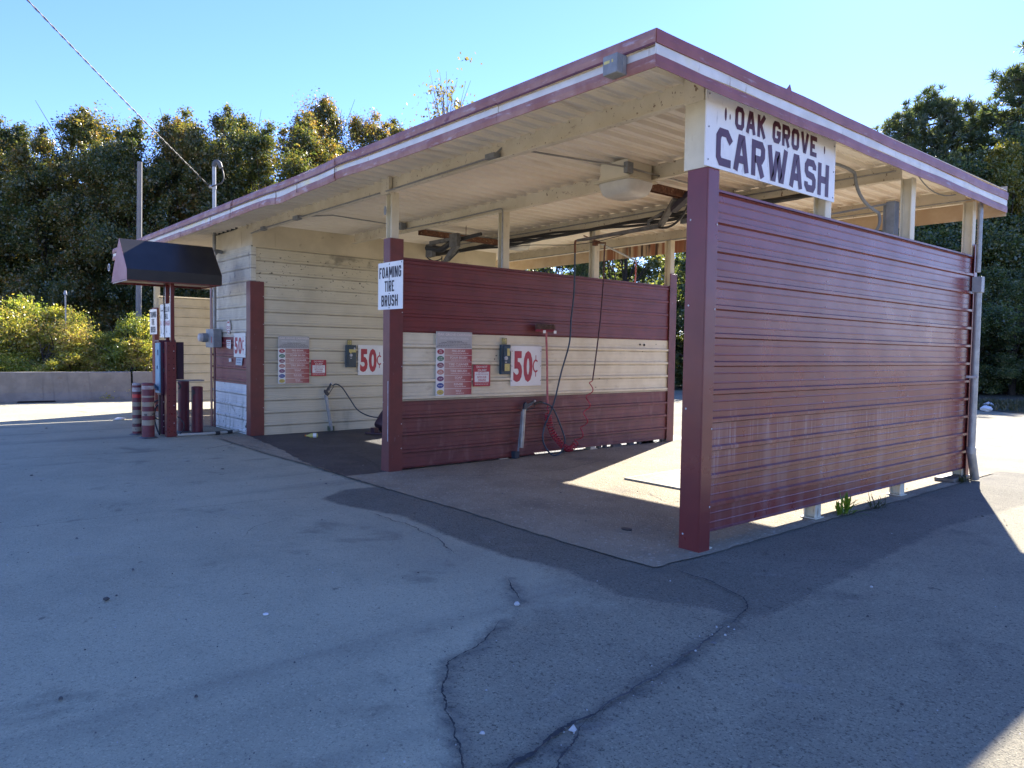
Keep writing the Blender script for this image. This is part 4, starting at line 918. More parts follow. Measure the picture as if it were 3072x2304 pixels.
notice(Fo, [(-10.82, 1.72), (-10.58, 1.72), (-10.58, 1.58), (-10.60, 1.545), (-10.80, 1.57)], whitep, 'torn white paper notice with red print on the office red band', [(-10.78, -10.62, 1.675, 1.705), (-10.79, -10.61, 1.64, 1.66), (-10.78, -10.62, 1.61, 1.63)])
notice(Fo, [(-10.30, 1.39), (-9.98, 1.39), (-10.02, 1.25), (-10.33, 1.255)], M('blue_white_sticker', (.45, .52, .58)), 'tilted pale blue sticker under the small 50 cent board', [(-10.27, -10.03, 1.335, 1.362), (-10.28, -10.05, 1.29, 1.315)], M('blue_ink', (.06, .12, .25)))
notice(Fo, [(-10.69, 1.37), (-10.56, 1.37), (-10.555, 1.31), (-10.68, 1.305)], inkg, 'small scuffed grey sticker on the office red band')

# electricity meter, riser and service mast
t = thing('electric_meter', 'grey electric meter box with round glass dial on the office corner', 'meter', (-11.3, .02, 1.57))
MB().box(-11.50, -11.06, -.14, .024, 1.57, 1.93).build('cabinet', greyp, t, bevel=.01)
mb = MB(); mb.tube([(-11.42, -.13, 1.76), (-11.42, -.235, 1.76)], .088, 24); so_ = mb.build('socket_ring', greyp, t)
mb = MB(); mb.tube([(-11.42, -.236, 1.76), (-11.42, -.29, 1.76), (-11.42, -.305, 1.76)], .08, 24, rr=[.083, .078, .05]); mb.build('glass_cover', bright, so_)
MB().box(-11.16, -11.14, -.144, -.1405, 1.66, 1.78).build('seal_tag', inkr, t)
mb = MB(); mb.tube([(-11.25, -.05, .02), (-11.25, -.05, 1.56)], .016, 10); mb.build('ground_conduit', trimd, t)
mb = MB(); mb.tube([(-11.25, -.05, 1.94), (-11.25, -.05, 5.05)], .034, 14); rs_ = mb.build('service_mast', galv, t)
mb = MB(); mb.tube([(-11.25, -.05, 5.04)]+arc((-11.25, -.05, 5.06), (-11.25, -.03, 5.19), (-11.19, .03, 5.11))+[(-11.17, .05, 5.03)], .06, 12, rr=[.036]+[.045]*9+[.04]); mb.build('weatherhead', M('weatherhead_grey', (.10, .10, .10), (.07, .07, .07), 9, rough=.6), rs_)
mb = MB(); mb.tube([(-11.13, .07, 5.02)]+arc((-11.13, .06, 5.0), (-10.98, .08, 4.78), (-11.03, .0, 4.70))+[(-11.25, -.10, 4.66)], .014, 6); mb.build('service_loop', wire_m, rs_)
mb = MB(); mb.tube([(-11.25, -.05, 4.62), (-11.25, -.05, 4.70)], .045, 12); mb.tube([(-11.25, -.07, 4.66), (-11.28, -.14, 4.66)], .03, 8); mb.build('wire_clamp', galv, rs_)
p0, p1 = Vector((-11.28, -.12, 4.66)), Vector((-7.9, -3.38, 6.02)); pts = []
e1 = p0+(p1-p0)*2.6
for i in range(41):
    t_ = i/40; p = p0+(e1-p0)*t_; p = p+Vector((0, 0, -.42*4*t_*(1-t_)*.35)); pts.append(p)
def wire_strand(ph):
    o_ = []
    n = 420; 
    for i in range(n+1):
        s_ = i/n*(len(pts)-1); k = min(int(s_), len(pts)-2); q = pts[k]+(pts[k+1]-pts[k])*(s_-k); a = i*.55+ph
        o_.append(q+Vector((.006*math.cos(a), .006*math.cos(a)*.6, .008*math.sin(a))))
    return o_
t = thing('overhead_wire', 'twisted overhead service cable running up from the mast across the sky', 'cable', p0)
mb = MB(); mb.tube(wire_strand(0), .0065, 5); mb.tube(wire_strand(3.14), .0065, 5); mb.each('strand', wire_m, t)
t = thing('flood_light', 'small grey flood light high on the office front under the eave', 'lamp', (-11.03, .02, 3.38))
mb = MB(); mb.tube([(-11.03, .02, 3.40), (-11.0, -.06, 3.40)], .035, 12); mb.tube([(-11.0, -.06, 3.41), (-10.97, -.16, 3.36)], .06, 14, rr=[.035, .065]); mb.build('housing', greym, t)
mb = MB(); mb.tube([(-10.97, -.161, 3.36), (-10.969, -.166, 3.357)], .058, 14); mb.build('lens', lens_m, t)

# ceiling lights
def ceiling_light(x, y, z0, label, big):
    t = thing('ceiling_light', label, 'light', (x, y, z0), 'ceiling lights in the bays')
    if big:
        MB().box(x-.21, x+.21, y-.21, y+.21, z0+.10, 3.772).build('housing', M('light_housing', (.74, .68, .55), (.68, .62, .49), 3, rough=.5), t, bevel=.006)
        mb = MB(); mb.box(x-.27, x+.27, y-.25, y+.25, z0+.075, z0+.099); mb.build('trim_frame', creamd, t, bevel=.004)
    else:
        mb = MB(); mb.box(x-.14, x+.14, y-.14, y+.14, z0+.10, 3.79); mb.box(x-.2, x+.2, y-.2, y+.2, z0+.07, z0+.099); mb.build('housing', offc, t, bevel=.006)
    w_ = .27 if big else .19; d_ = .24 if big else .19; vs = []
    prof = [(1., .073), (.97, .03), (.86, -.045), (.70, -.075)]
    cx, cy = x, y
    for s_, dz in prof:
        for j in range(24):
            a = 6.283*j/24; ca, sa = math.cos(a), math.sin(a); e = .45
            vs.append((cx+w_*s_*math.copysign(abs(ca)**e, ca), cy+d_*s_*math.copysign(abs(sa)**e, sa), z0+dz))
    mb = MB(); mb.add(vs, [(i*24+j, i*24+(j+1) % 24, (i+1)*24+(j+1) % 24, (i+1)*24+j) for i in range(3) for j in range(24)]+[tuple(range(72, 96))], 0, True); mb.build('lens', lens_m, t)
ceiling_light(-2.32, 1.67, 3.47, 'large boxy ceiling light on the second beam of the right bay', True)
ceiling_light(-7.05, 4.10, 3.55, 'smaller square ceiling light deep in the left bay beyond the steel column', False)

boomm = M('boom_steel', (.17, .165, .16), (.11, .105, .10), 10, rough=.55, metal=.3)
# rusty channel rails, hose booms
def rail(x, y0, y1, label, z=3.52):
    t = thing('ceiling_rail', label, 'rail', (x, y0, z), 'rusty rails under the roof'); mb = MB()
    mb.box(x-.045, x+.045, y0, y1, z+.085, z+.09); mb.box(x-.045, x-.040, y0, y1, z, z+.0848); mb.box(x+.040, x+.045, y0, y1, z, z+.0848); mb.box(x-.0398, x-.028, y0, y1, z, z+.004); mb.box(x+.028, x+.0398, y0, y1, z, z+.004)
    mb.build('channel', rusty, t)
    mb = MB()
    for y in (y0+.12, (y0+y1)/2, y1-.12): mb.tube([(x, y, z+.0905), (x, y, 3.79)], .006, 6)
    mb.each('hanger', rusty, t)
rail(-7.12, 1.96, 3.9, 'long rusty channel rail under the ceiling of the left bay')
rail(-2.27, 1.98, 3.9, 'rusty channel rail under the ceiling of the right bay beside the big light')
t = thing('hose_boom', 'grey swinging boom arm hanging near the ceiling of the right bay', 'boom', (-2.45, 2.95, 3.3), 'overhead wash booms')
mb = MB(); mb.box(-2.62, -2.30, 3.10, 3.16, 3.30, 3.36); mb.prism([(-2.95, 3.06, 3.30), (-2.92, 3.14, 3.30), (-2.36, 2.74, 3.52), (-2.40, 2.66, 3.52)], (0, 0, .05)); mb.build('bracket', boomm, t, bevel=.004)
mb = MB(); mb.prism([(-2.55, 2.80, 3.40), (-2.53, 2.90, 3.40), (-1.98, 2.60, 3.53), (-2.0, 2.50, 3.53)], (0, 0, .075)); mb.build('swivel_block', M('boom_swivel', (.05, .04, .06)), t, bevel=.006)
mb = MB(); mb.tube([(-2.96, 3.10, 3.31), (-4.30, 3.06, 3.27), (-4.46, 3.04, 3.265)], .026, 10, rr=[.034, .026, .02]); mb.build('arm', boomm, t)
mb = MB(); mb.tube([(-3.14, 3.09, 3.31), (-3.14, 3.09, 3.40), (-2.80, 2.98, 3.46)], .020, 8); mb.build('brace', boomm, t)
mb = MB(); mb.tube(arc((-2.97, 3.10, 3.29), (-2.6, 3.0, 3.20), (-2.2, 2.7, 3.42)), .016, 8); mb.build('supply_hose', black, t)
mb = MB(); mb.tube([(-4.46, 3.04, 3.265), (-4.50, 3.04, 3.26), (-4.505, 3.04, 3.22), (-4.505, 3.04, 3.08)], .017, 8); mb.build('elbow', rusty, t)
t = thing('hose_boom', 'grey bracket boom with hose hanging over the dark red wall of the left bay', 'boom', (-7.2, 2.4, 3.1), 'overhead wash booms')
mb = MB(); mb.box(-6.60, -6.38, 2.20, 2.27, 3.28, 3.50); mb.box(-7.28, -6.40, 2.26, 2.32, 3.40, 3.46); mb.box(-7.42, -7.22, 2.28, 2.36, 3.20, 3.42); mb.build('bracket', boomm, t, bevel=.004)
mb = MB(); mb.prism([(-7.06, 2.38, 3.10), (-6.94, 2.38, 3.10), (-6.42, 2.24, 3.30), (-6.54, 2.24, 3.34)], (0, .07, 0)); mb.build('brace', boomm, t, bevel=.004)
mb = MB(); mb.tube([(-8.2, 2.50, 3.03), (-7.3, 2.44, 3.09), (-6.9, 2.42, 3.12)], .024, 10); mb.build('arm', boomm, t)
mb = MB(); mb.tube([(-7.4, 2.3, 3.36), (-7.0, 2.33, 3.30), (-6.6, 2.30, 3.40), (-6.0, 2.4, 3.46)], .035, 8, rr=[.05, .055, .04, .03]); mb.tube(arc((-7.4, 2.3, 3.2), (-7.3, 2.36, 3.08), (-7.1, 2.4, 3.16)), .012, 6); mb.tube([(-7.12, 2.42, 3.2), (-7.12, 2.42, 2.95)], .010, 6); mb.tube(arc((-6.85, 2.40, 3.12), (-6.5, 2.3, 3.2), (-6.30, 2.2, 3.20)), .013, 6); mb.each('hose', black, t)
t = thing('brush_hose_arm', 'thin pale arm with a pink hose hanging beyond the middle wall', 'hose arm', (-5.0, 3.98, 3.4))
mb = MB(); mb.tube([(-4.98, 3.95, 3.42), (-5.30, 4.9, 3.35), (-5.6, 5.74, 3.29)], .018, 8); mb.build('arm', galv, t)
mb = MB(); mb.tube([(-5.6, 5.73, 3.27), (-5.6, 5.73, 3.0), (-5.605, 5.72, 2.9), (-5.61, 5.75, 2.7), (-5.6, 5.7, 2.0)], .013, 8); mb.build('hose', pinkh, t)

# spray gun, its hose and holder on the middle wall
FW = X1+.06
t = thing('wand_holder', 'pale steel holster tube leaning on the middle wall below the spray gun', 'holster', (FW, 2.15, 0), 'wand holsters')
mb = MB(); mb.tube([(FW, 2.255, .73), (FW+.01, 2.22, .30), (FW+.012, 2.205, .165)], .030, 14); mb.build('tube', M('holster_steel', (.42, .39, .33), (.33, .30, .25), 9, rough=.45, metal=.3), t)
mb = MB(); mb.tube([(FW-.03, 2.245, .70), (FW-.03, 2.17, .03)], .014, 8); mb.build('backing_bar', greym, t)
MB().box(X1-.02, FW+.0, 2.09, 2.18, .012, .11).build('foot_bracket', M('holster_foot', (.03, .045, .06)), t)
def gun(F, label, hose_pts, group):
    t = thing('spray_gun', label, 'spray gun', F(0, 0, 0), group)
    mb = MB(); mb.prism([F(-.035, -.06, -.018), F(.03, -.06, -.018), F(.035, .045, -.018), (F(.0, .075, -.018)), F(-.03, .04, -.018)], F(0, 0, .036)-F(0, 0, 0)); mb.prism([F(.03, .005, -.015), F(.17, .055, -.015), F(.18, .09, -.015), F(.035, .045, -.015)], F(0, 0, .03)-F(0, 0, 0)); mb.build('gun_body', M('gun_plastic', (.015, .03, .05), (.02, .03, .045), 9, rough=.4), t, bevel=.004)
    mb = MB(); mb.tube([F(.025, -.05, 0), F(.185, -.005, 0), F(.172, .06, 0)], .007, 6); mb.build('trigger_guard', black, t)
    mb = MB(); mb.tube([F(.055, -.01, 0), F(.10, .02, 0), F(.14, .03, 0)], .008, 6); mb.build('trigger', greym, t)
    mb = MB(); mb.tube([F(.176, .075, 0), F(.20, .085, 0)], .016, 8); mb.build('coupling', bright, t)
    mb = MB(); mb.tube(hose_pts, .0125, 8); mb.build('hose', navy, t)
    return t
def spline(P, n=10):
    P = [Vector(p) for p in P]; out = []
    for i in range(len(P)-1):
        a = P[max(i-1, 0)]; b = P[i]; c = P[i+1]; d = P[min(i+2, len(P)-1)]
        for k in range(n):
            t_ = k/n; out.append(.5*((2*b)+(-a+c)*t_+(2*a-5*b+4*c-d)*t_*t_+(-a+3*b-3*c+d)*t_**3))
    out.append(P[-1]); return out
h = X1+.12
hp = spline([(h-.06, 2.455, .80), (h-.05, 2.55, .825), (h-.04, 2.64, .81), (h-.02, 2.80, .73), (h, 2.96, .44), (h+.02, 3.03, .24), (h+.02, 3.01, .14), (h+.03, 2.94, .055), (h+.06, 2.82, .02), (h+.05, 2.70, .05), (h+.02, 2.585, .22), (h+.01, 2.60, .44), (h+.02, 2.78, .80), (h+.04, 2.91, 1.28), (h+.09, 3.02, 1.72), (-4.58, 3.06, 2.1), (-4.53, 3.06, 2.5), (-4.505, 3.04, 3.08)])
gun(FX(FW+.0, 2.275, .765), 'dark spray gun with long hose stuck in the holster on the middle wall', hp, 'spray guns')
mb = MB(); mb.tube(hp[:16], .019, 8)
go = mb.build('hose_sleeve', black, [o for o in COL.objects if o.name.startswith('spray_gun')][-1])
# left-bay gun
t = thing('wand_holder', 'grey holster tube leaning on the grimy wall of the left bay', 'holster', (X2+.06, 1.5, 0), 'wand holsters')
mb = MB(); mb.tube([(X2+.06, 1.43, .70), (X2+.08, 1.54, .02)], .032, 14); mb.build('tube', galv, t); MB().box(X2-.01, X2+.10, 1.50, 1.59, .01, .10).build('foot_bracket', M('holster_foot_l', (.10, .12, .07)), t)
hp2 = spline([(X2+.07, 1.575, .88), (X2+.08, 1.64, .905), (X2+.09, 1.76, .83), (X2+.12, 1.90, .62), (X2+.16, 2.04, .41), (X2+.22, 2.2, .30), (X2+.3, 2.38, .25), (X2+.4, 2.6, .28), (X2+.5, 2.8, .5), (X2+.8, 3.0, 1.4), (X2+1.2, 2.8, 2.4), (X2+1.36, 2.5, 3.02)])
a_ = math.radians(38); gun(frame((X2+.075, 1.435, .745), (0, math.cos(a_), math.sin(a_)), (0, -math.sin(a_), math.cos(a_)), (1, 0, 0)), 'dark spray gun with looping hose in the holster of the left bay', hp2, 'spray guns')
# foam brush with coiled red hose
t = thing('foam_brush', 'red foam brush hung head-up on the middle wall with a coiled red hose', 'brush', (X1+.05, 2.7, .7))
mb = MB(); mb.prism([(X1+.0, 2.50, 1.885), (X1+.13, 2.50, 1.885), (X1+.10, 2.50, 1.925), (X1+.02, 2.50, 1.925)], (0, .31, 0)); hd = mb.build('head', M('brush_block', (.35, .05, .07)), t, bevel=.004)
mb = MB(); rnd = random.Random(8)
for i in range(220):
    y = 2.49+.33*rnd.random(); x = X1+.02+.09*rnd.random(); mb.tube([(x, y, 1.92), (x+rnd.uniform(-.02, .03), y+rnd.uniform(-.03, .02), 1.985+rnd.uniform(-.01, .02))], .004, 3, cap=False)
mb.build('bristles', M('bristle', (.25, .16, .11), (.16, .09, .07), 40, rough=.9), hd)['kind'] = 'stuff'
mb = MB()
for y in (2.545, 2.765): mb.box(X1+.131, X1+.137, y, y+.05, 1.862, 1.905)
mb.each('end_clip', whitep, hd)
mb = MB(); mb.tube([(X1+.075, 2.66, 1.885), (X1+.06, 2.70, 1.5), (X1+.05, 2.73, .92)], .016, 10); mb.tube([(X1+.05, 2.73, .92), (X1+.05, 2.735, .80)], .017, 10); mb.build('handle', pinkh, t)
cpath = spline([(X1+.05, 2.735, .80), (X1+.05, 2.75, .66), (X1+.06, 2.76, .54), (X1+.08, 2.80, .39), (X1+.10, 2.90, .25), (X1+.12, 3.03, .13), (X1+.13, 3.17, .085), (X1+.12, 3.32, .20), (X1+.12, 3.46, .40), (X1+.12, 3.52, .66), (X1+.12, 3.575, .92), (X1+.12, 3.64, 1.14)], 40)
coil = []; ph = 0
for i in range(len(cpath)):
    a = cpath[max(i-1, 0)]; b = cpath[min(i+1, len(cpath)-1)]; tn = (b-a).normalized(); n1 = tn.cross(Vector((1, 0, 0))).normalized(); n2 = Vector((1, 0, 0)); s_ = i/len(cpath)
    dens = .20 if s_ < .12 else (.62 if s_ < .22 else (.50 if s_ < .35 else (.56 if s_ < .62 else .145)))
    ph += dens*1.15; rad = .006 if s_ < .1 else (.052 if s_ < .24 else .042); rad *= min(1, (len(cpath)-i)/14)
    coil.append(cpath[i]+n1*(rad*math.cos(ph))+n2*(rad*math.sin(ph)))
coil2 = []
for i in range(len(coil)-1):
    for k in range(2): coil2.append(coil[i]+(coil[i+1]-coil[i])*(k/2))
mb = MB(); mb.tube(coil2, .008, 6); mb.build('coiled_hose', redpl, t)
mb = MB(); mb.tube(spline([(X1+.12, 3.64, 1.14), (X1+.12, 3.66, 1.25), (X1+.13, 3.70, 1.55), (X1+.15, 3.76, 2.1), (X1+.17, 3.79, 2.7), (X1+.18, 3.79, 3.28)]), .011, 8); mb.build('feed_hose', M('dark_red_hose', (.07, .02, .025)), t)
mb = MB(); mb.tube([(X1-.02, 3.75, 3.33), (X1+.20, 3.79, 3.32), (X1+.18, 3.79, 3.20)], .014, 8); mb.box(X1-.02, X1+.04, 3.72, 3.79, 3.29, 3.37); mb.tube([(X1+.1, 3.4, 3.40), (X1+.15, 3.77, 3.32)], .010, 6); mb.build('hose_bracket', rusty, t)

# ================================================================== CHANGE MACHINE, BOLLARDS
t = thing('change_machine', 'red change machine stand with light blue front under a black awning', 'change machine', (-10.4, -1.15, 0))
cab = MB().box(-10.60, -10.36, -1.27, -1.04, .72, 1.66).build('cabinet', purple, t, bevel=.008)
MB().box(-10.62, -10.345, -1.30, -1.02, 1.661, 1.69).build('cabinet_lid', purple, t)
pf = MB().box(-10.61, -10.35, -1.295, -1.272, .76, 1.64).build('front_panel', ltblue, t, bevel=.004)
mb = MB(); mb.box(-10.50, -10.45, -1.303, -1.296, 1.18, 1.24); mb.prism([(-10.55, -1.296, .80), (-10.40, -1.296, .80), (-10.40, -1.36, .88), (-10.55, -1.36, .88)], (0, 0, .05)); mb.box(-10.45, -10.41, -1.302, -1.296, 1.42, 1.52); mb.each('coin_tray', M('blue_tray', (.03, .09, .17)), pf)
mb = MB(); mb.box(-10.355, -10.345, -1.19, -1.14, .72, 1.62); mb.build('lock_rail', trimd, cab)
for z in (1.16, 1.50):
    mb = MB(); mb.tube([(-10.3595, -1.165, z), (-10.29, -1.165, z)], .065, 20); lk = mb.build('round_lock', black, cab)
    mb = MB(); mb.tube([(-10.2895, -1.165, z), (-10.275, -1.165, z), (-10.27, -1.165, z)], .04, 18, rr=[.042, .038, .02]); mb.build('lock_core', bright, lk)
mb = MB(); mb.box(-10.555, -10.45, -1.22, -1.05, .02, .7195); mb.build('pedestal', purple, t)
mb = MB()
for k in range(4): mb.box(-10.449, -10.44, -1.20+.055*k, -1.18+.055*k, .03, .7)
mb.each('pedestal_rib', purple, t)
MB().box(-10.60, -10.56, -1.25, -1.15, .02, .7195).build('timber_block', M('block_wood', (.13, .09, .07)), t)
pc = MB().box(-10.19, -10.17, -1.225, -1.065, 0, 1.66); pc.box(-10.30, -10.1905, -1.225, -1.21, 0, 1.66); pc.box(-10.30, -10.1905, -1.08, -1.065, 0, 1.66); pc = pc.build('channel_post', trimm, t, bevel=.002)
mb = MB()
for k in range(15):
    for y in (-1.185, -1.105):
        mb.disc(FX(-10.1695, 0, 0), y, .08+k*.108, .008, .008, .0, .0012, 8)
mb.each('bolt_hole', dark, pc)
mb = MB()
for z in (.24, .55, 1.2, 1.5): mb.disc(FX(-10.1695, 0, 0), -1.105, z, .009, .009, .0, .002, 8)
for z in (.16, .26, .37, .60, .74): mb.disc(FX(-10.439, 0, 0), -1.205, z, .010, .010, .0, .003, 8)
mb.each('bolt', bright, pc)
MB().box(-10.42, -10.30, -1.02, -.90, 1.0, 1.66).build('side_cabinet', M('dark_purple', (.04, .010, .03)), t, bevel=.006)
mb = MB(); mb.box(-10.44, -10.30, -1.06, -.55, .965, .988); mb.build('shelf', greym, t, bevel=.003)
for x in (-10.20, -10.50):
    mb = MB(); mb.box(x-.03, x+.03, -1.15, -1.09, 1.66 if x > -10.3 else 1.6905, 2.72); mb.build('canopy_post', trimm, t, bevel=.004)
mb = MB(); mb.tube(spline([(-10.50, -1.16, 2.70), (-10.50, -1.175, 2.4), (-10.48, -1.17, 2.2), (-10.50, -1.16, 1.72)]), .011, 6); mb.tube(spline([(-10.42, -1.1, 1.76), (-10.33, -1.06, 1.73), (-10.28, -1.06, 1.66)]), .010, 6); mb.each('cable', black, t)
cy0, cy1, cxa, cxb, cz0, cz1, cr = -1.93, -.41, -9.77, -10.84, 2.67, 2.835, 3.375; cxr = -10.27
prof = [(cxa, cz0), (cxa, cz1), (cxr, cr), (cxb+.14, cz1+.05), (cxb, cz0)]
mb = MB()
for y0, y1 in ((cy0+.004, cy1-.004),):
    V_ = [(x, y0, z) for x, z in prof]+[(x, y1, z) for x, z in prof]
    mb.add(V_, [(i, i+1, 6+i, 5+i) for i in range(4)])
    V2 = [(x+(.006 if x < cxr else -.006), y0, z-.008) for x, z in prof]+[(x+(.006 if x < cxr else -.006), y1, z-.008) for x, z in prof]
    mb.add(V2, [(i, 5+i, 6+i, i+1) for i in range(4)])
can = mb.build('canopy', awn, t, fixn=False)
mb = MB(); mb.prism([(x, cy0, z) for x, z in prof], (0, .0035, 0)); mb.build('canopy_end', awnp, can)
mb = MB(); mb.prism([(x, cy1-.0035, z) for x, z in prof], (0, .0035, 0)); mb.build('canopy_end', awnp, can)
mb = MB()
mb.box(cxa-.03, cxa-.008, cy0+.03, cy1-.03, cz0-.02, cz0+.03); mb.box(cxb+.01, cxb+.03, cy0+.03, cy1-.03, cz0-.02, cz0+.03); mb.box(cxb+.0305, cxa-.0305, cy0+.012, cy0+.03, cz0-.02, cz0+.03); mb.box(cxb+.0305, cxa-.0305, cy1-.03, cy1-.012, cz0-.02, cz0+.03)
mb.box(cxb+.0305, cxa-.0305, cy0+.0305, cy1-.3, cz0+.02, cz0+.026); mb.box(-10.6, -10.16, cy0+.0305, cy1-.031, cz0-.0, cz0+.0195)
mb.each('canopy_frame', trimm, can)
mb = MB(); mb.tube([(-10.87+.06*math.cos(a), -1.96, 2.93+.06*math.sin(a)) for a in [6.283*i/16 for i in range(17)]], .008, 6, cap=False); mb.build('hanging_ring', bright, can)
mb = MB(); mb.tube(spline([(-10.6, -1.12, .62), (-10.66, -1.27, .5), (-10.66, -1.30, .3), (-10.62, -1.27, .1), (-10.5, -1.26, .02)]), .014, 6)
for k in range(3): mb.tube([(-10.64+.01*k, -1.24+.11*math.cos(a), .45+.17*math.sin(a)) for a in [6.283*i/18 for i in range(19)]], .014, 6, cap=False)
mb.tube(spline([(-10.17, -1.04, .95), (-10.15, -1.0, .88), (-10.18, -1.03, .84)]), .012, 6); mb.tube(spline([(-10.2, -1.04, .35), (-10.12, -.97, .25), (-10.12, -.96, .14), (-10.16, -1.0, .06), (-10.2, -1.06, .03)]), .010, 6)
mb.each('hose', black, t)
# its board
F = FY(-10.78, -1.155, 1.74)
t = panel_sign('change_sign', F, .61, .585, 'white AIR and DOLLAR BILL CHANGER board under the black awning', th=.006)
mb = MB(); put_text(mb, F, 'DOLLAR', .22, .58, .44, .535, .0075, .016); put_text(mb, F, 'BILL', .31, .50, .325, .415, .0075, .016); put_text(mb, F, 'A', .025, .085, .45, .53, .0075, .02); put_text(mb, F, 'I', .045, .065, .33, .41, .0075, .02)
stroke(mb, F, [(.40, .17), (.40, .09)], .006, .006, False, .0075, 0); stroke(mb, F, [(.06, .18), (.06, .08)], .006, .006, False, .0075, 0); stroke(mb, F, [(.19, .54), (.19, .06)], .007, .007, False, .0075, 0); mb.prism([F(.38, .11, .006), F(.42, .11, .006), F(.40, .07, .006)], F(0, 0, .0016)-F(0, 0, 0)); mb.prism([F(.165, .08, .006), F(.215, .08, .006), F(.19, .04, .006)], F(0, 0, .0016)-F(0, 0, 0)); mb.prism([F(.04, .1, .006), F(.08, .1, .006), F(.06, .06, .006)], F(0, 0, .0016)-F(0, 0, 0)); put_lines(mb, F, .10, .165, .45, .50, .0075, 26)
mb.build('lettering', inkb, t)
mb = MB(); put_text(mb, F, 'CHANGER', .205, .60, .205, .29, .0075, .016); put_text(mb, F, 'R', .03, .085, .21, .29, .0075, .02); mb.build('lettering', inkr, t)
bolts(F, [(.15, .57), (.57, .57), (.57, .30), (.57, .06), (.15, .02)], t, r=.006)
# pipe along the ground
t = thing('ground_pipe', 'pale plastic pipe lying on the ground from the change machine to the office', 'pipe', (-10.2, -.9, .02))
mb = MB(); mb.tube([(-10.17, -1.05, .028), (-10.12, -.6, .028), (-10.12, -.36, .028), (-10.18, -.05, .03), (-10.2, .03, .05)], .024, 10); p_ = mb.build('pipe', M('old_pvc', (.48, .46, .40)), t)
mb = MB(); mb.tube([(-10.12, -.42, .028), (-10.12, -.34, .028)], .033, 10); mb.tube([(-10.15, -.2, .03), (-10.18, -.1, .03)], .033, 10); mb.each('pipe_joint', black, t)
# bollards
def bollard(x, y, r, h, label, bands):
    t = thing('bollard', label, 'bollard', (x, y, 0), 'steel bollards round the change machine')
    z = 0; prof = [(r, -.01)]; ms = []
    mats = [redb, bolw, boly, bolr]
    for (zz, mi) in bands: prof.append((r, zz)); ms.append(mi)
    zt = bands[-1][0]; prof += [(r*.93, zt+.012), (r*.6, zt+.02), (.001, zt+.022)]; ms += [ms[-1]]*3
    mb = MB(); mb.lathe(prof, (x, y, 0), 28, mis=ms); mb.build('pipe', mats, t, fixn=True)
    mb = MB(); rnd = random.Random(int(x*100)); n = 22; vs = [(x+(r+.05+rnd.uniform(-.015, .02))*math.cos(6.283*j/n), y+(r+.05+rnd.uniform(-.015, .02))*math.sin(6.283*j/n), .002) for j in range(n)]+[(x+(r+.012)*math.cos(6.283*j/n), y+(r+.012)*math.sin(6.283*j/n), .022) for j in range(n)]
    mb.add(vs, [(j, (j+1) % n, n+(j+1) % n, n+j) for j in range(n)]); mb.build('concrete_collar', M('collar', (.12, .115, .11)), t)
bollard(-10.90, -1.53, .076, .90, 'slimmer red and cream striped bollard, leftmost by the change machine', [(.06, 0), (.14, 1), (.20, 0), (.29, 1), (.355, 0), (.44, 1), (.505, 0), (.58, 1), (.66, 0), (.72, 3), (.77, 0), (.84, 2), (.88, 0), (.90, 2)])
bollard(-10.27, -1.50, .10, .93, 'fatter peeling red and cream striped bollard in front of the change machine', [(.22, 0), (.31, 1), (.385, 0), (.46, 1), (.545, 0), (.62, 1), (.70, 0), (.73, 1), (.84, 0), (.90, 2), (.93, 0)])
bollard(-10.88, -.74, .098, .93, 'dark red bollard standing in shade behind the small shelf', [(.93, 0)])
bollard(-10.55, -.60, .098, .84, 'plain faded red bollard nearest the office wall', [(.84, 0)])

# bottle, drum, grate, weeds
t = thing('plastic_bottle', 'yellow plastic bottle lying on the dark floor of the left bay', 'bottle', (-8.70, .78, .045))
mb = MB(); mb.tube([(-8.655, .865, .048), (-8.69, .80, .048), (-8.715, .755, .046), (-8.73, .73, .046), (-8.735, .72, .046), (-8.75, .69, .046)], .04, 14, rr=[.036, .042, .040, .022, .016, .016]); mb.build('body', M('yellow_plastic', (.50, .44, .12)), t)
mb = MB(); mb.tube([(-8.665, .845, .048), (-8.692, .795, .048)], .0425, 14); mb.build('wrapper', whitep, t); mb = MB(); mb.tube([(-8.750, .689, .046), (-8.76, .67, .046)], .018, 10); mb.build('cap', M('orange_cap', (.5, .16, .03)), t)
t = thing('red_vacuum_drum', 'dull red drum with a pale lid tipped against the left bay wall behind the post', 'drum', (-8.55, 2.25, .0))
tl = Matrix.Rotation(R(38), 3, 'X')
def tilt(p): return Vector((-8.55, 2.13, .07))+tl.inverted() @ Vector(p)
vs = []; prof = [(.02, .0), (.20, .0), (.215, .03), (.23, .22), (.225, .33), (.20, .36)]
mb = MB(); n = 24
for r_, z_ in prof:
    for j in range(n): vs.append(tilt((r_*math.cos(6.283*j/n), r_*math.sin(6.283*j/n), z_)))
mb.add(vs, [(i*n+j, i*n+(j+1) % n, (i+1)*n+(j+1) % n, (i+1)*n+j) for i in range(len(prof)-1) for j in range(n)], 0, True); mb.build('tank', drum_m, t)
vs = []; prof = [(.205, .345), (.235, .36), (.235, .385), (.19, .42), (.02, .43)]; mb = MB()
for r_, z_ in prof:
    for j in range(n): vs.append(tilt((r_*math.cos(6.283*j/n), r_*math.sin(6.283*j/n), z_)))
mb.add(vs, [(i*n+j, i*n+(j+1) % n, (i+1)*n+(j+1) % n, (i+1)*n+j) for i in range(len(prof)-1) for j in range(n)], 0, True); mb.build('lid', M('drum_lid', (.22, .19, .13)), t)
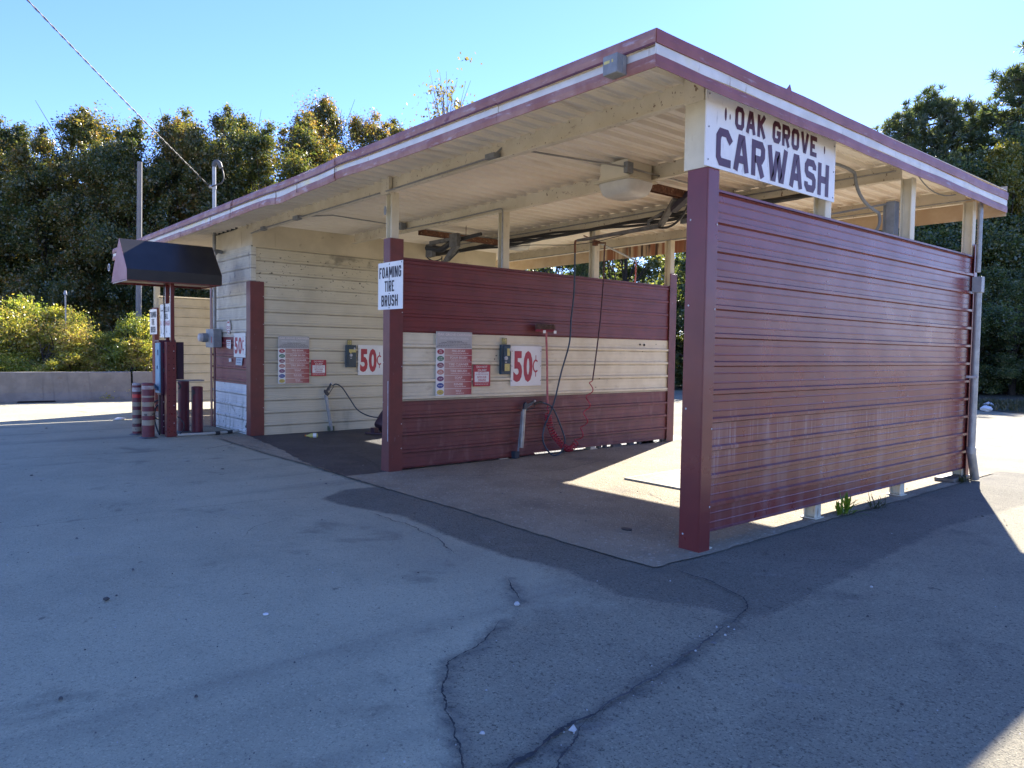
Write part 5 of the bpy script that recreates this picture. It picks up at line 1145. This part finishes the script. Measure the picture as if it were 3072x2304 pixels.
mb = MB(); mb.box(-8.56, -8.30, 1.95, 2.3, .02, .05); mb.box(-8.56, -8.42, 1.86, 1.9495, .05, .14); mb.prism([(-8.72, 1.84, .021), (-8.62, 1.78, .021), (-8.1, 2.06, .021), (-8.2, 2.14, .021)], (0, 0, .035)); mb.build('wheeled_base', drum_m, t, bevel=.005)
t = thing('drain_grate', 'steel floor drain grate set in the sunlit slab of the right bay', 'grate', (-2.2, 2.65, .01))
mb = MB(); gx0, gx1, gy0, gy1 = -2.62, -1.72, 2.10, 3.22
for a in ((gx0, gx1, gy0, gy0+.03), (gx0, gx1, gy1-.03, gy1), (gx0, gx0+.03, gy0+.0305, gy1-.0305), (gx1-.03, gx1, gy0+.0305, gy1-.0305)): mb.box(*a, .004, .028)
mb.build('frame', M('grate_steel', (.26, .235, .18), (.19, .17, .13), 14, rough=.6, metal=.2), t)
mb = MB()
for k in range(21): y = gy0+.06+k*.0495; mb.box(gx0+.031, gx1-.031, y, y+.024, .008, .026)
mb.each('bar', MATS['grate_steel'], t); MB().box(gx0+.031, gx1-.031, gy0+.031, gy1-.031, .0065, .0075).build('sump', dark, t)
lw = leaf_mat('weed_leaf', [(.10, .20, .025), (.16, .27, .03), (.22, .30, .05)], .5)
def tuft(name, x, y, n, ln, wd, label, seed, mat):
    rnd = random.Random(seed); mb = MB()
    for i in range(n):
        a = rnd.uniform(0, 6.28); e = rnd.uniform(.15, 1.2); L_ = ln*rnd.uniform(.5, 1.15); px, py = x+rnd.gauss(0, .025), y+rnd.gauss(0, .06); w_ = wd*rnd.uniform(.6, 1.2); vs = []
        for k in range(6):
            s_ = k/5; r_ = L_*math.sin(e)*s_**(1.0); z_ = L_*math.cos(e)*s_-.35*L_*s_*s_*math.sin(e)
            ww = w_*math.sin(math.pi*min(.97, s_*.9+.08)); cx, cy = px+r_*math.cos(a), py+r_*math.sin(a)
            vs += [(cx-ww*math.sin(a), cy+ww*math.cos(a), .008+max(0, z_)), (cx+ww*math.sin(a), cy-ww*math.cos(a), .008+max(0, z_))]
        mb.add(vs, [(2*k, 2*k+1, 2*k+3, 2*k+2) for k in range(5)], 0, True)
    t = thing(name, label, 'weed', (x, y, 0)); mb.build('blades', mat, t, fixn=False)
tuft('weed', .02, 2.42, 46, .24, .013, 'bright green weed in the gap under the red end wall', 4, lw)
tuft('weed', .10, 2.95, 34, .22, .006, 'dark straggling grass tuft under the red end wall beyond the bright weed', 5, leaf_mat('grass_leaf', [(.03, .05, .015), (.06, .075, .02), (.12, .11, .05)], .35))
tuft('weed', .06, 5.55, 46, .13, .006, 'short grass tuft at the foot of the drainpipe', 6, bpy.data.materials['grass_leaf'])
mb = MB(); mb.box(-.22, .015, 5.35, 5.95, .006, .055); ft = mb.build('footing', M('footing_concrete', (.16, .14, .12)), B, bevel=.01)
t = thing('foam_brush_scrap', 'dark flat scrap lying in the shaded mouth of the right bay', 'litter', (-.5, .35, .01))
mb = MB(); mb.disc(frame((-.86, .12, .007), (1, 0, 0), (0, 1, 0), (0, 0, 1)), 0, 0, .055, .035, 0, .012, 14); mb.build('scrap', black, t)

# ================================================================== BARRIER, POLES
def barrier(p0, p1, label):
    p0, p1 = Vector(p0), Vector(p1); d = (p1-p0); L_ = d.length; u = d/L_; n = Vector((u.y, -u.x, 0))
    prof = [(.0, 0), (.30, 0), (.30, .06), (.22, .26), (.145, .80), (.13, .82), (-.13+.0, .82), (-.145, .80), (-.22, .26), (-.30, .06), (-.30, 0)]
    k = 24; vs = []; rnd = random.Random(int(p0.y*10)+50)
    for i in range(k+1):
        for a, z in prof: vs.append(p0+u*(L_*i/k)+n*(a+rnd.uniform(-.003, .003))+Vector((0, 0, z+rnd.uniform(-.004, .004)*(z > .5))))
    m_ = len(prof); mb = MB(); mb.add(vs, [(i*m_+j, i*m_+(j+1) % m_, (i+1)*m_+(j+1) % m_, (i+1)*m_+j) for i in range(k) for j in range(m_)]+[tuple(range(m_)), tuple(range(k*m_, k*m_+m_))])
    t = thing('concrete_barrier', label, 'barrier', p0, 'road barriers behind the lot'); mb.build('body', concrete, t)
    c = p0+u*(L_*.62)+n*.301; mb = MB(); mb.prism([c-u*.45+Vector((0, 0, .005)), c+u*.45+Vector((0, 0, .005)), c+u*.42+Vector((0, 0, .05)), c-u*.42+Vector((0, 0, .05))], n*.002); mb.build('drain_slot', dark, t)
barrier((-20.55, -5.6, 0), (-20.10, .46, 0), 'long grey concrete road barrier at the left edge below the yellow bushes')
barrier((-20.06, .52, 0), (-19.2, 6.4, 0), 'grey concrete road barrier beyond the change machine, next in line')
t = thing('utility_pole', 'cut-off grey wooden pole standing before the dark trees', 'pole', (-24.0, 1.68, 0))
mb = MB(); mb.tube([(-23.86, 1.58, 0), (-23.9, 1.62, 3), (-24.03, 1.72, 7.78)], .1, 14, rr=[.10, .09, .078]); mb.build('pole', woodg, t); mb = MB(); mb.tube([(-23.9, 1.46, 4.6), (-23.75, 1.52, 4.58)], .02, 6); mb.tube([(-24.0, 1.72, 5.0), (-23.7, 1.55, 4.9), (-23.8, 1.45, 4.95)], .012, 5); mb.each('wire_stub', wire_m, t)
t = thing('vent_pipe', 'thin grey pipe with a small cap rising behind the yellow bushes', 'pipe', (-22.6, -.73, 0))
mb = MB(); mb.tube([(-22.6, -.73, 0), (-22.62, -.74, 3.12)], .022, 8); mb.build('pipe', galv, t); mb = MB(); mb.tube([(-22.62, -.74, 3.10), (-22.62, -.74, 3.22)], .09, 10, rr=[.055, .03]); mb.build('cap', galv, t)
t = thing('wooden_post', 'grey square wooden post with a pale pipe and white bag by the lawn', 'post', (-3.05, 21.6, 0))
mb = MB(); mb.box(-3.22, -2.72, 21.4, 21.9, 0, 3.05); mb.build('post', wood, t, bevel=.01); mb = MB(); mb.tube([(-2.98, 21.36, 2.9), (-2.98, 21.36, 4.45)], .05, 8); mb.build('pipe', bright, t)
mb = MB(); mb.lathe([(.01, 0), (.2, .02), (.27, .12), (.2, .22), (.01, .25)], (-3.1, 21.28, 1.42), 16); mb.build('bag', whitep, t)
rnd = random.Random(4)
def lump(mb, c, r, mi=0, sq=.6):
    vs = []; n1, n2 = 7, 10
    for i in range(n1+1):
        for j in range(n2):
            th, ph_ = math.pi*i/n1, 6.283*j/n2; q = r*(1+rnd.uniform(-.16, .16)); vs.append((c[0]+q*math.sin(th)*math.cos(ph_), c[1]+q*math.sin(th)*math.sin(ph_), c[2]+q*sq*math.cos(th)))
    mb.add(vs, [(i*n2+j, i*n2+(j+1) % n2, (i+1)*n2+(j+1) % n2, (i+1)*n2+j) for i in range(n1) for j in range(n2)], mi, False)
for (x, y, r_, lab, mt) in ((-4.05, 19.75, .16, 'crumpled white rubbish bag at the edge of the far lawn', whitep), (-4.72, 22.1, .15, 'pale round rubbish bag on the lawn behind the crumpled one', inkg), (-2.9, 19.9, .16, 'dark scrap of rubbish on the far lawn edge', greym)):
    t = thing('rubbish_bag', lab, 'rubbish', (x, y, 0)); mb = MB(); lump(mb, (x, y, r_*.5), r_); mb.build('bag', mt, t)
t = thing('paper_scrap', 'pale crumpled paper scrap on the lit ground left of the bollards', 'litter', (-13.9, -1.15, .02)); mb = MB(); lump(mb, (-13.9, -1.15, .02), .11, 0, .25); mb.build('paper', whitep, t)
t = thing('bottle_cap', 'shiny bottle cap on the pavement in the left foreground', 'bottle cap', (-.6, -3.35, .005)); mb = MB(); mb.disc(frame((-.78, -3.22, .002), (1, 0, 0), (0, 1, 0), (0, 0, 1)), 0, 0, .016, .016, 0, .006, 14); mb.build('cap', whitep, t)
t = thing('stone', 'pale wedge-shaped stone by the long crack in the foreground', 'stone', (1.33, -2.74, .01)); mb = MB(); mb.add([(1.315, -2.755, .004), (1.345, -2.748, .004), (1.336, -2.722, .004), (1.33, -2.738, .03)], [(0, 1, 2), (0, 1, 3), (1, 2, 3), (0, 2, 3)]); mb.build('stone', pale_chip, t)
t = thing('stone', 'pale round stone on the paving beside the short crack', 'stone', (.02, -1.93, .01)); mb = MB(); lump(mb, (.02, -1.93, .012), .018, 0, .7); mb.build('stone', pale_chip, t)
t = thing('stone', 'dark lump of asphalt lying on the left foreground pavement', 'stone', (-1.63, -3.9, .01)); mb = MB(); lump(mb, (-1.63, -3.9, .010), .018, 0, .6); mb.build('stone', dark_chip, t)
# ================================================================== TREES AND BUSHES
FPX = 2214.75
def at_px(px, D):                     # ground position on the line of sight of photo column px, D metres deep
    v = fw+r2*((px-1536)/FPX); p = co.matrix_world.translation+v*D; return p.x, p.y
def z_px(px, py, D):
    v = fw+r2*((px-1536)/FPX)-u2*((py-1152)/FPX); return (co.matrix_world.translation+v*D).z
def leaf_mesh(name, C, Nrm, size, aspect, mat, rng, droop=.25):
    """one diamond leaf per centre C (n,3) facing Nrm (n,3)"""
    n = len(C); t = rng.normal(size=(n, 3)); t[:, 2] -= droop; t -= Nrm*np.sum(t*Nrm, 1, keepdims=True); t /= np.linalg.norm(t, axis=1, keepdims=True)+1e-9
    b = np.cross(Nrm, t); s = size*np.exp(rng.normal(size=(n, 1))*.28)
    V = np.stack([C-t*s*.5, C+b*s*aspect*.5-t*s*.05+Nrm*s*.08, C+t*s*.5, C-b*s*aspect*.5-t*s*.05+Nrm*s*.08], 1).reshape(-1, 3)
    me = bpy.data.meshes.new(name); me.vertices.add(4*n); me.vertices.foreach_set('co', V.astype(np.float32).ravel())
    me.loops.add(4*n); me.loops.foreach_set('vertex_index', np.arange(4*n, dtype=np.int32)); me.polygons.add(n)
    me.polygons.foreach_set('loop_start', np.arange(0, 4*n, 4, dtype=np.int32)); me.polygons.foreach_set('loop_total', np.full(n, 4, dtype=np.int32))
    me.materials.append(mat); me.update(calc_edges=True); return me
def unit(v): return v/(np.linalg.norm(v, axis=1, keepdims=True)+1e-9)
def make_tree(seed, H=10., Rw=2.7, base=.12, ncl=120, per=760, cl=.41, size=.086, aspect=.55, mat=None, shape='oak', bmat=None, limbs=26):
    rng = np.random.default_rng(seed)
    h = base+(1-base)*rng.random(ncl)**.95
    t = (h-base)/(1-base)
    if shape == 'oak': rad = Rw*np.minimum(1, (np.clip(1.06-t, 0, 1)*1.9)**.7)*(.80+.20*np.sin(np.pi*np.clip(t*1.3, 0, 1)))
    elif shape == 'cone': rad = Rw*(1.05-t)**.8
    else: rad = Rw*np.clip(np.sin(np.pi*np.clip(t*.55+.42, 0, 1)), 0, 1)**.7
    a = rng.random(ncl)*2*np.pi; rr = rad*(.25+.75*rng.random(ncl)**.6)
    lob = 1+.30*np.sin(2*a+seed+h*5)+.22*np.sin(5*a+2*seed-h*7)
    cc = np.stack([rr*lob*np.cos(a)+.35*np.sin(h*6+seed), rr*lob*np.sin(a)+.35*np.cos(h*5+seed), h*H*.95], 1)
    cr = cl*np.exp(rng.normal(size=ncl)*.5)*(1.15-.45*t)
    # sprigs that stick out of the outline
    ns = ncl//2; si = rng.integers(0, ncl, ns); od = unit(cc[si]-np.array([0, 0, H*.45])+rng.normal(size=(ns, 3))*.8); cc = np.concatenate([cc, cc[si]+od*(cr[si]*rng.uniform(.7, 1.5, ns))[:, None]]); cr = np.concatenate([cr, cl*rng.uniform(.28, .55, ns)]); cc[:, 2] = np.minimum(cc[:, 2], H*1.0)
    na_ = len(cc); k = np.repeat(np.arange(na_), (per*(cr/cl)**1.7).astype(int)+6); n = len(k)
    d = unit(rng.normal(size=(n, 3))); d[:, 2] = d[:, 2]*.85+.10; r_ = rng.random((n, 1))**.5
    C = cc[k]+d*r_*cr[k][:, None]*(1+np.where(k >= ncl, .6, .28)[:, None]*rng.normal(size=(n, 1)))
    C[:, 2] = np.maximum(C[:, 2], .15)
    Nn = unit(unit(rng.normal(size=(n, 3)))+d*.35+np.array([0, 0, .45]))
    cm = leaf_mesh('crown', C, Nn, size, aspect, mat, rng)
    mb = MB(); rnd = random.Random(seed); top = H*.82
    lean = [(rnd.uniform(-.25, .25), rnd.uniform(-.25, .25)) for _ in range(5)]
    tp = [Vector((lean[i][0]*(i > 0), lean[i][1]*(i > 0), top*i/4)) for i in range(5)]
    mb.tube(tp, .1, 8, rr=[.24, .18, .14, .09, .03])
    order = rng.permutation(ncl)[:limbs]
    for i in order:
        e = Vector(cc[i]); z0 = max(H*.1, e.z*rnd.uniform(.42, .72)); f = min(1, z0/top); j = min(3, int(f*4)); q = tp[j]+(tp[j+1]-tp[j])*(f*4-j)
        m_ = q.lerp(e, .5)+Vector((rnd.uniform(-.3, .3), rnd.uniform(-.3, .3), rnd.uniform(-.1, .4))); w_ = .085*(1.15-f)
        mb.tube([q, q.lerp(m_, .55)+Vector((0, 0, -.05)), m_, e], w_, 5, rr=[w_, w_*.8, w_*.55, .012], cap=False)
        for _ in range(2):
            e2 = e+Vector((rnd.gauss(0, .5), rnd.gauss(0, .5), rnd.gauss(.1, .35))); mb.tube([m_, m_.lerp(e2, .5)+Vector((0, 0, .1)), e2], .015, 4, rr=[.02, .014, .006], cap=False)
    tr = mb.build('trunk', bmat or bark, fixn=False); COL.objects.unlink(tr)
    return cm, tr.data
def make_pine(seed, H=10., Rw=2.3, mat=None):
    rng = np.random.default_rng(seed); rnd = random.Random(seed); tips = []; mb = MB()
    mb.tube([(0, 0, 0), (.08, .03, H*.5), (0, .05, H*.97)], .1, 8, rr=[.2, .14, .03])
    for i in range(64):
        t = .25+.74*(i/64)**.9; a = i*2.4+rnd.uniform(-.4, .4); L_ = Rw*(1.08-t)**.62*rnd.uniform(.6, 1.05)*1.05; z0 = t*H
        b0 = Vector((0, .03, z0)); b1 = Vector((L_*math.cos(a), L_*math.sin(a), z0+L_*rnd.uniform(.05, .45)))
        mb.tube([b0, b0.lerp(b1, .6)+Vector((0, 0, -.08)), b1], .03, 5, rr=[.045, .028, .010], cap=False)
        for k in range(9):
            s_ = rnd.uniform(.35, 1.08); p = b0.lerp(b1, s_)+Vector((rnd.gauss(0, .16), rnd.gauss(0, .16), rnd.gauss(.08, .12))); tips.append(p)
    tips = np.array(tips); n = len(tips); m_ = 40; k = np.repeat(np.arange(n), m_); d = unit(rng.normal(size=(n*m_, 3))+np.array([0, 0, .5])); L_ = .25
    C = tips[k]+d*L_*.5*(.6+.6*rng.random((n*m_, 1)))
    t = d; sdv = unit(np.cross(t, rng.normal(size=t.shape))); w_ = .015
    V = np.stack([C-t*L_*.5, C+sdv*w_, C+t*L_*.5, C-sdv*w_], 1).reshape(-1, 3); N_ = len(C)
    me = bpy.data.meshes.new('crown'); me.vertices.add(4*N_); me.vertices.foreach_set('co', V.astype(np.float32).ravel()); me.loops.add(4*N_); me.loops.foreach_set('vertex_index', np.arange(4*N_, dtype=np.int32)); me.polygons.add(N_)
    me.polygons.foreach_set('loop_start', np.arange(0, 4*N_, 4, dtype=np.int32)); me.polygons.foreach_set('loop_total', np.full(N_, 4, dtype=np.int32)); me.materials.append(mat); me.update(calc_edges=True)
    tr = mb.build('trunk', bark, fixn=False); COL.objects.unlink(tr); return me, tr.data

oak_leaf = leaf_mat('oak_leaf', [(.055, .085, .032), (.078, .11, .036), (.105, .13, .040), (.165, .155, .05), (.25, .195, .06), (.32, .19, .07)], .52)
dark_leaf = leaf_mat('dark_green_leaf', [(.06, .10, .042), (.085, .135, .052), (.125, .165, .065), (.19, .21, .085), (.30, .30, .13)], .58)
yel_leaf = leaf_mat('yellowing_leaf', [(.09, .12, .025), (.15, .17, .03), (.24, .22, .038), (.33, .26, .05)], 0.5)
bush_leaf = leaf_mat('bush_leaf', [(.15, .22, .04), (.27, .33, .055), (.39, .40, .08), (.47, .41, .11), (.42, .30, .14)], .58)
bush_green = leaf_mat('green_bush_leaf', [(.13, .20, .04), (.20, .28, .05), (.30, .33, .07), (.40, .35, .09)], .55)
pine_leaf = leaf_mat('pine_needle', [(.065, .105, .055), (.095, .14, .07), (.14, .17, .085), (.20, .21, .12)], .5)
pale_leaf = leaf_mat('pale_leaf', [(.16, .16, .06), (.22, .20, .09), (.28, .24, .13)], .5)
oaks = [make_tree(s, mat=oak_leaf) for s in (11, 23, 37)]
darks = [make_tree(s, mat=dark_leaf, ncl=130, base=.02, Rw=3.0, per=430, size=.115, cl=.39) for s in (41, 52)]
yels = [make_tree(61, mat=yel_leaf, base=.1)]
pines = [make_pine(71, mat=pine_leaf), make_pine(82, mat=pine_leaf)]
thin = [make_tree(91, mat=pale_leaf, ncl=60, per=26, cl=.7, Rw=2.0, base=.3, size=.14, limbs=60, bmat=M('pale_bark', (.22, .19, .15), (.15, .13, .11), 8, rough=.9))]
bushes = [make_tree(s, H=3., Rw=1.35, base=.0, ncl=95, per=260, cl=.24, size=.072, aspect=.5, mat=m_, shape='bush', limbs=22) for s, m_ in ((101, bush_leaf), (113, bush_leaf), (127, bush_green))]
def plant(kind, meshes, px, py, D, label, cat, group, seed, wide=1., baseH=10., dz=0.):
    x, y = at_px(px, D); h = z_px(px, py, D); s = max(.2, h/baseH)
    r_ = bpy.data.objects.new(kind, None); COL.objects.link(r_); r_.empty_display_size = .2
    r_.location = (x, y, dz); r_.rotation_euler = (0, 0, (seed*2.39) % 6.283); r_.scale = (s*wide, s*wide, s); tag(r_, label, cat, group)
    for nm, me in zip(('crown', 'trunk'), meshes):
        o = bpy.data.objects.new(nm, me); COL.objects.link(o); o.parent = r_
    return r_
G1 = 'oaks in the tree line left of the car wash'
rowl = [(-70, 400, 35), (36, 366, 36), (150, 405, 34), (240, 338, 37), (330, 418, 35), (400, 374, 34), (505, 360, 36), (585, 362, 38), (655, 330, 36), (715, 345, 39), (790, 392, 36), (905, 345, 43), (985, 292, 47), (1088, 356, 50), (1190, 366, 52)]
lab = ['tree at the far left edge of the frame', 'first round-topped tree from the left edge', 'low rounded tree between the two leftmost tall tops', 'tall pale-topped oak standing proud left of the grey pole', 'small dark oak in the dip left of the grey pole',
       'oak rising straight behind the grey pole', 'brownish oak right of the grey pole', 'brown-leaved oak where the cable crosses the tree tops', 'tall brown-topped oak just right of the service mast', 'oak crowded close behind the tall brown-topped one', 'low oak in the sky gap right of the service mast',
       'broad oak above the dented fascia', 'tallest dark oak above the dented fascia', 'yellowish oak right of the tallest one over the roof', 'last oak before the roof hides the tree line']
for i, (px, py, D) in enumerate(rowl): plant('oak_tree', oaks[i % 3], px, py, D, lab[i], 'tree', G1, i+1, wide=(.85+.10*((i*5) % 4))*(1 if i < 11 else .9))
back = [(-20, 500, 47), (110, 480, 48), (300, 500, 47), (460, 540, 48), (610, 600, 47), (820, 620, 48), (960, 560, 50), (1130, 520, 52), (1260, 480, 52)]
for i, (px, py, D) in enumerate(back):
    plant('wood_tree', darks[i % 2], px, py, D, 'dark tree in the second row behind the oaks, %s' % ['at the left edge', 'behind the first round tops', 'behind the dip in the oaks', 'behind the grey pole', 'behind the service mast', 'behind the sky gap', 'under the tallest oak', 'under the last oaks', 'just above the striped roof'][i], 'tree', 'second row of dark trees', i+3, wide=1.0)
plant('slender_tree', thin[0], 1330, 236, 42, 'slender pale tree with sparse leaves above the striped roof', 'tree', None, 5, wide=.72)
mid = [(1300, 600, 38), (1440, 640, 34), (1560, 610, 40), (1660, 650, 33), (1770, 620, 38), (1880, 600, 35), (1990, 640, 40), (2100, 620, 34), (2230, 640, 38), (2360, 620, 36), (2490, 600, 39), (2600, 560, 36)]
labm = ['behind the office block', 'seen through the left bay under the roof', 'left of the third steel column under the roof', 'just right of the third steel column under the roof', 'behind the pink hose under the roof', 'dark tree left of the rear column', 'dark tree behind the rear column', 'behind the red corner post', 'behind the lettered board', 'behind the right end of the lettered board', 'through the gap right of the lettered board', 'between the two right-hand columns']
for i, (px, py, D) in enumerate(mid): plant('wood_tree', darks[i % 2], px, py, D, 'green tree behind the car wash, '+labm[i], 'tree', 'trees behind the car wash', i+7, wide=1.15)
rightp = [(2665, 370, 45), (2745, 300, 46), (2830, 322, 45), (2905, 345, 46), (3060, 205, 43), (3140, 110, 42)]
labr = ['leftmost pine over the roof edge, the lowest of them', 'bushy-topped pine, tallest of the far group over the roof edge', 'pine just right of the bushy-topped one', 'small pine in the sky dip at the right', 'tall pine at the right edge of the frame', 'tallest pine, partly cut by the right edge']
for i, (px, py, D) in enumerate(rightp): plant('pine_tree', pines[i % 2], px, py, D, labr[i], 'tree', 'pines on the right', i+2, wide=.95 if i < 4 else 1.25)
plant('yellowing_tree', yels[0], 2960, 430, 38, 'tree with yellow-green leaves in front of the right-hand pines', 'tree', None, 4, wide=.85)
rdec = [(2560, 560, 41), (2700, 500, 40), (2800, 470, 41), (2880, 480, 39), (3050, 420, 39), (3120, 330, 39)]
labd = ['low green tree half hidden by the striped fascia', 'green tree below the leftmost pine', 'green tree below the bushy-topped pine', 'green tree left of the yellow one', 'dark green tree right of the yellow one', 'tall dark green tree cut by the right edge']
for i, (px, py, D) in enumerate(rdec): plant('wood_tree', darks[(i+1) % 2], px, py, D, labd[i], 'tree', 'green trees on the right', i+9, wide=1.05)
und = [(2640, 800, 33), (2730, 830, 32), (2820, 790, 33), (2900, 840, 32), (2965, 800, 33), (3035, 850, 31.5), (3110, 790, 33)]
labu = ['behind the end columns', 'seen through the gap above the red end wall', 'left of the last column', 'behind the drainpipe', 'dark shrub right of the drainpipe', 'dark shrub left of the wooden post', 'dark shrub behind the wooden post']
for i, (px, py, D) in enumerate(und): plant('understory_tree', darks[i % 2], px, py, D, 'low dark undergrowth tree '+labu[i] if i < 4 else 'low '+labu[i], 'tree', 'undergrowth at the edge of the lawn', i+21, wide=1.35)
bl = [(-70, 915, 22.4, 0), (18, 925, 22.0, 1), (112, 898, 22.8, 2), (60, 990, 21.5, 0), (182, 930, 22.6, 0), (150, 1010, 21.5, 1), (245, 965, 22.2, 1), (305, 1005, 22.0, 0), (372, 955, 22.8, 2), (440, 945, 22.4, 2), (400, 1020, 21.6, 0), (520, 960, 23, 1), (230, 1030, 21.4, 0)]
labb = ['bush running out of the left edge', 'yellow bush at the left edge above the barrier', 'tallest green-topped bush left of the vent pipe', 'low yellow bush spilling over the barrier at the left', 'golden bush just right of the vent pipe', 'low pinkish bush under the vent pipe', 'yellow bush sloping down right of the golden one', 'low bush in the dip between the bushes', 'green bush left of the far FOAMING TIRE BRUSH board', 'green bush right behind the far FOAMING TIRE BRUSH board', 'low bush above the joint of the barriers', 'bush half hidden by the change machine', 'low yellow bush midway along the barrier']
for i, (px, py, D, k) in enumerate(bl): plant('bush', bushes[k], px, py, D+.9, labb[i], 'bush', 'autumn bushes above the barrier', i+5, wide=.95 if i not in (3, 5, 10, 12) else 1.5, baseH=3.)
# grass blades on the lawn: beyond counting
rng = np.random.default_rng(5); n = 9000
C = np.stack([rng.uniform(-8.5, 3, n), rng.uniform(20.3, 25.5, n), np.full(n, .07)], 1); Nn = unit(rng.normal(size=(n, 3))*np.array([1, 1, .2]))
gme = leaf_mesh('grass', C, Nn, .16, .14, leaf_mat('lawn_blade', [(.04, .05, .02), (.06, .065, .025), (.11, .09, .045)], .3), rng, droop=-3)
go = bpy.data.objects.new('grass', gme); COL.objects.link(go); go['kind'] = 'stuff'; go['label'] = 'short rough grass on the lawn behind the car wash'
